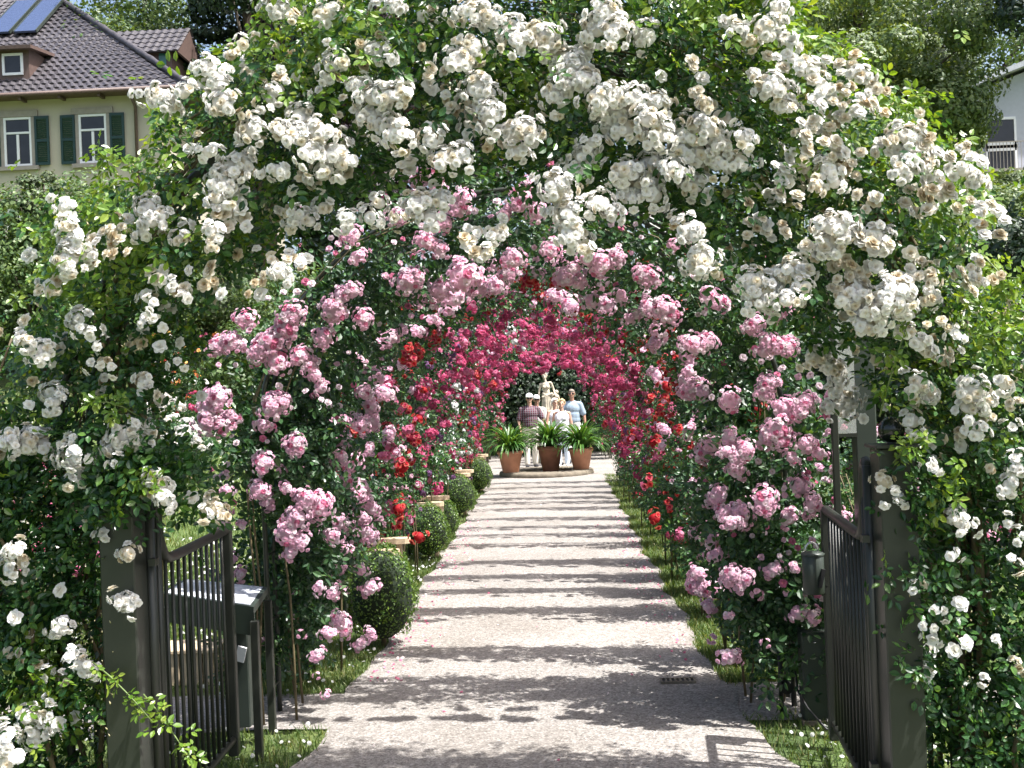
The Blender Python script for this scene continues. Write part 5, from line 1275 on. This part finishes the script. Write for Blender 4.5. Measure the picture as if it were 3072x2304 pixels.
def house_window(cx_, cz_, w, h):
    x_ = cx_ - xc; z_ = cz_ - zb
    s = MB(); s.box((x_, -.04, z_ + h / 2 + .12), (w + .5, .10, .22)); s.box((x_, -.07, z_ - h / 2 - .08), (w + .5, .18, .14))
    for sg in (-1, 1): s.box((x_ + sg * (w / 2 + .06), -.03, z_), (.12, .08, h))
    f = MB(); f.box((x_, -.03, z_ + h / 2 - .04), (w, .05, .08)); f.box((x_, -.03, z_ - h / 2 + .04), (w, .05, .08))
    for sg in (-1, 1): f.box((x_ + sg * (w / 2 - .04), -.03, z_), (.08, .05, h - .16))
    f.box((x_, -.035, z_ + h * .18), (w - .16, .05, .07)); f.box((x_, -.035, z_ - h * .16), (.09, .05, h * .68 - .12))
    wo = f.build('window', M_WFR, H); wo['label'] = 'white framed window with three panes'
    s.build('surround', M_SURR, wo); MB().box((x_, -.012, z_), (w - .1, .015, h - .1)).build('pane', M_PANE, wo)
    for sg in (-1, 1):
        m = MB(); X_ = x_ + sg * (w / 2 + .12 + w * .27); ww = w * .52
        m.box((X_ - ww / 2 + .04, -.075, z_), (.08, .05, h)); m.box((X_ + ww / 2 - .04, -.075, z_), (.08, .05, h))
        for zz in (h / 2 - .05, -h / 2 + .05, 0): m.box((X_, -.075, z_ + zz), (ww - .16, .05, .10))
        for q in range(22): m.box((X_, -.07, z_ - h / 2 + .12 + q * (h - .24) / 21), (ww - .16, .02, .06), Euler((.5, 0, 0)))
        m.build('shutter', M_SHUT, H)
wA_ = P(40, 307, YH); wB_ = P(202, 300, YH)
ww_ = (P(233, 300, YH).x - P(173, 300, YH).x); hh_ = (P(203, 248, YH).z - P(203, 354, YH).z)
for k_ in (0, 1): house_window((wA_ if k_ == 0 else wB_).x, (wA_ if k_ == 0 else wB_).z, ww_, hh_)
gap_ = wB_.x - wA_.x
for k_ in (1, 2): house_window(wA_.x - k_ * gap_, wA_.z, ww_, hh_)
for k_ in (-1, 0, 1, 2, 3): house_window(wB_.x - (k_ + 0) * gap_, wA_.z - 3.0, ww_, hh_) if k_ >= 0 else None
# solar collectors, front dormer and side dormer
slope = math.atan2(rise, dep / 2 + .6)
def on_roof(px, py):
    """point on the front roof plane for a picture point"""
    d = ray(px, py); n_ = Vector((0, -math.sin(slope), math.cos(slope))); A0 = Vector((xc, YH - .6, zb + EZ))
    t = (A0 - CAM).dot(n_) / d.dot(n_); return CAM + d * t - Vector((xc, YH, zb))
RX = Euler((slope, 0, 0))
for (a, b, c, d_) in ((2, 14, 57, 76), (59, 13, 112, 74)):
    pa, pb = on_roof(a + 4, 60), on_roof(c_ if False else c, 60); ctr = (on_roof((a + c) / 2 + 2, (b + d_) / 2)); wdt = abs(P(c, 60, YH + 1.5).x - P(a, 60, YH + 1.5).x) - .08
    hgt = (on_roof((a + c) / 2, b) - on_roof((a + c) / 2, d_)).length
    nn_ = Vector((0, -math.sin(slope), math.cos(slope)))
    sp_ = MB(); sp_.box(ctr + nn_ * .18, (wdt, hgt, .08), RX); so = sp_.build('solar_panel', M_SOLAR, H)
    fr = MB(); 
    for sg in (-1, 1): fr.box(ctr + nn_ * .18 + Vector((sg * (wdt / 2 + .02), 0, 0)), (.04, hgt, .12), RX)
    fr.build('panel_rim', M_WFR if False else M_METAL2, so)
dy0 = on_roof(40, 172).y; pz = on_roof(40, 172).z
dx_ = P(28, 140, YH + dy0).x - xc; dr_ = P(63, 140, YH + dy0).x - xc
dh = 1.13; dwid = 1.9
MB().box((dr_ - dwid / 2, dy0 + 1.2, pz + dh / 2), (dwid, 2.4, dh)).build('dormer', M_BROWN, H)
dr = MB(); dr.box((dr_ - dwid / 2, dy0 + .9, pz + dh + .10), (dwid + .5, 2.6, .12), Euler((.12, 0, 0))); dr.build('dormer_roof', M_BROWN, H)
f = MB(); wwd, hhd = .76, .78
f.box((dx_, dy0 - .02, pz + .56 + hhd / 2 - .04), (wwd, .06, .09)); f.box((dx_, dy0 - .02, pz + .56 - hhd / 2 + .04), (wwd, .06, .09))
for sg in (-1, 1): f.box((dx_ + sg * (wwd / 2 - .04), dy0 - .02, pz + .56), (.09, .06, hhd - .18))
wo = f.build('dormer_window', M_WFR, H); MB().box((dx_, dy0 - .01, pz + .56), (wwd - .16, .015, hhd - .16)).build('pane', M_PANE, wo)
# side dormer on the right slope
sA = P(322, 85, YH + 4) ; sB = P(535, 85, YH + 4)
rz_ = P(370, 63, YH + 3.7).z - zb
sd = MB(); yd0, yd1 = 2.4, 5.0; ez_ = P(370, 108, YH + 2.2).z - zb; bz_ = P(370, 185, YH + 2.4).z - zb - .6
xw_ = P(372, 150, YH + 2.4).x - xc
sd.box(((xw_) / 2 + .2, (yd0 + yd1) / 2, (ez_ + bz_) / 2), (xw_ - .4, yd1 - yd0, ez_ - bz_)); sd.build('side_dormer', M_BROWN, H)
dr = MB(); rid = (yd0 + yd1) / 2; rzz = rz_
tile_face(dr, (.2, yd0 - .3, ez_ - .05), (xw_ + .35, yd0 - .3, ez_ - .05), (xw_ + .35, rid, rzz), (.2, rid, rzz), 5); tile_face(dr, (xw_ + .35, yd1 + .3, ez_ - .05), (.2, yd1 + .3, ez_ - .05), (.2, rid, rzz), (xw_ + .35, rid, rzz), 5)
dr.build('side_dormer_roof', M_TILE, H)
MB().add([(xw_ + .3, yd0 - .25, ez_ - .06), (xw_ + .3, yd1 + .25, ez_ - .06), (xw_ + .3, rid, rzz - .05), (xw_ + .2, yd0 - .25, ez_ - .06), (xw_ + .2, yd1 + .25, ez_ - .06), (xw_ + .2, rid, rzz - .05)], [(0, 1, 2), (5, 4, 3), (0, 3, 4, 1), (1, 4, 5, 2), (2, 5, 3, 0)]).build('gable_board', M_BROWN, H)
MB().box((xw_ - .35, yd0 - .012, (ez_ + bz_) / 2 + .2), (.28, .02, ez_ - bz_ - .5)).build('side_pane', plain('teal_glass', (.05, .16, .14), .15), H)

# white house at the right
YW = 44.0; a_ = P(2118, 330, YW); xw0 = P(2075, 300, YW).x; top = P(2150, 205, YW).z; zb2 = float(hill(np.array(a_.x), np.array(YW))) - .5
Wd = 8.0; WH = empty('white_house', (xw0, YW, zb2), 'white rendered house with brick chimney behind the trees at right', 'house')
hz = top - zb2
MB().box((Wd / 2, 4, hz / 2), (Wd, 8, hz)).build('wall', M_WHW_SHADE, WH)
rise2 = 1.5
MB().add([(-.6, -.7, hz - .1), (Wd / 2, -.7, hz + rise2), (Wd + .6, -.7, hz - .1), (-.6, 8.5, hz - .1), (Wd / 2, 8.5, hz + rise2), (Wd + .6, 8.5, hz - .1), (-.6, -.7, hz + .1), (Wd / 2, -.7, hz + rise2 + .2), (Wd + .6, -.7, hz + .1), (-.6, 8.5, hz + .1), (Wd / 2, 8.5, hz + rise2 + .2), (Wd + .6, 8.5, hz + .1)],
         [(0, 3, 4, 1), (1, 4, 5, 2), (6, 7, 10, 9), (7, 8, 11, 10), (0, 1, 7, 6), (1, 2, 8, 7), (3, 9, 10, 4), (4, 10, 11, 5), (0, 6, 9, 3), (2, 5, 11, 8)]).build('roof', plain('pale_grey_roof', (.40, .42, .46), .6), WH)
MB().add([(.02, -.004, hz - .05), (Wd - .02, -.004, hz - .05), (Wd / 2, -.004, hz + rise2 - .15)], [(0, 1, 2)]).build('gable', M_WHW_SHADE, WH)
ch = P(2131, 200, YW + 2).x - xw0; cht = P(2131, 172, YW + 2).z - zb2
co = MB().box((ch, 2, (cht + hz - 1) / 2), (.62, .62, cht - hz + 1)).build('chimney', M_BRICKC, WH); MB().box((ch, 2, cht + .04), (.72, .72, .08)).build('chimney_cap', M_SURR, co)
for cz_, hh in ((P(2160, 290, YW).z - zb2, 1.25), (P(2160, 352, YW).z - zb2, 1.5)):
    cxw = P(2161, 300, YW).x - xw0; f = MB()
    f.box((cxw, -.03, cz_ + hh / 2 - .03), (1.15, .06, .1)); f.box((cxw, -.03, cz_ - hh / 2 + .03), (1.15, .06, .1))
    for sg in (-1, 1): f.box((cxw + sg * .55, -.03, cz_), (.08, .06, hh - .14))
    wo = f.build('window', M_WFR, WH); MB().box((cxw, -.012, cz_), (1.05, .015, hh - .1)).build('pane', M_PANE, wo)
m = MB(); zr = P(2130, 318, YW).z - zb2
for k_ in range(30): m.box((.2 + k_ * .13, -.9, zr - .5), (.016, .016, 1.0))
m.box((2.1, -.9, zr), (4, .04, .03)); m.box((2.1, -.5, zr - 1.05), (4, .9, .1)); m.build('balcony', M_SURR, WH)
print('objects', len(bpy.data.objects), 'verts', sum(len(o.data.vertices) for o in bpy.data.objects if o.type == 'MESH') )
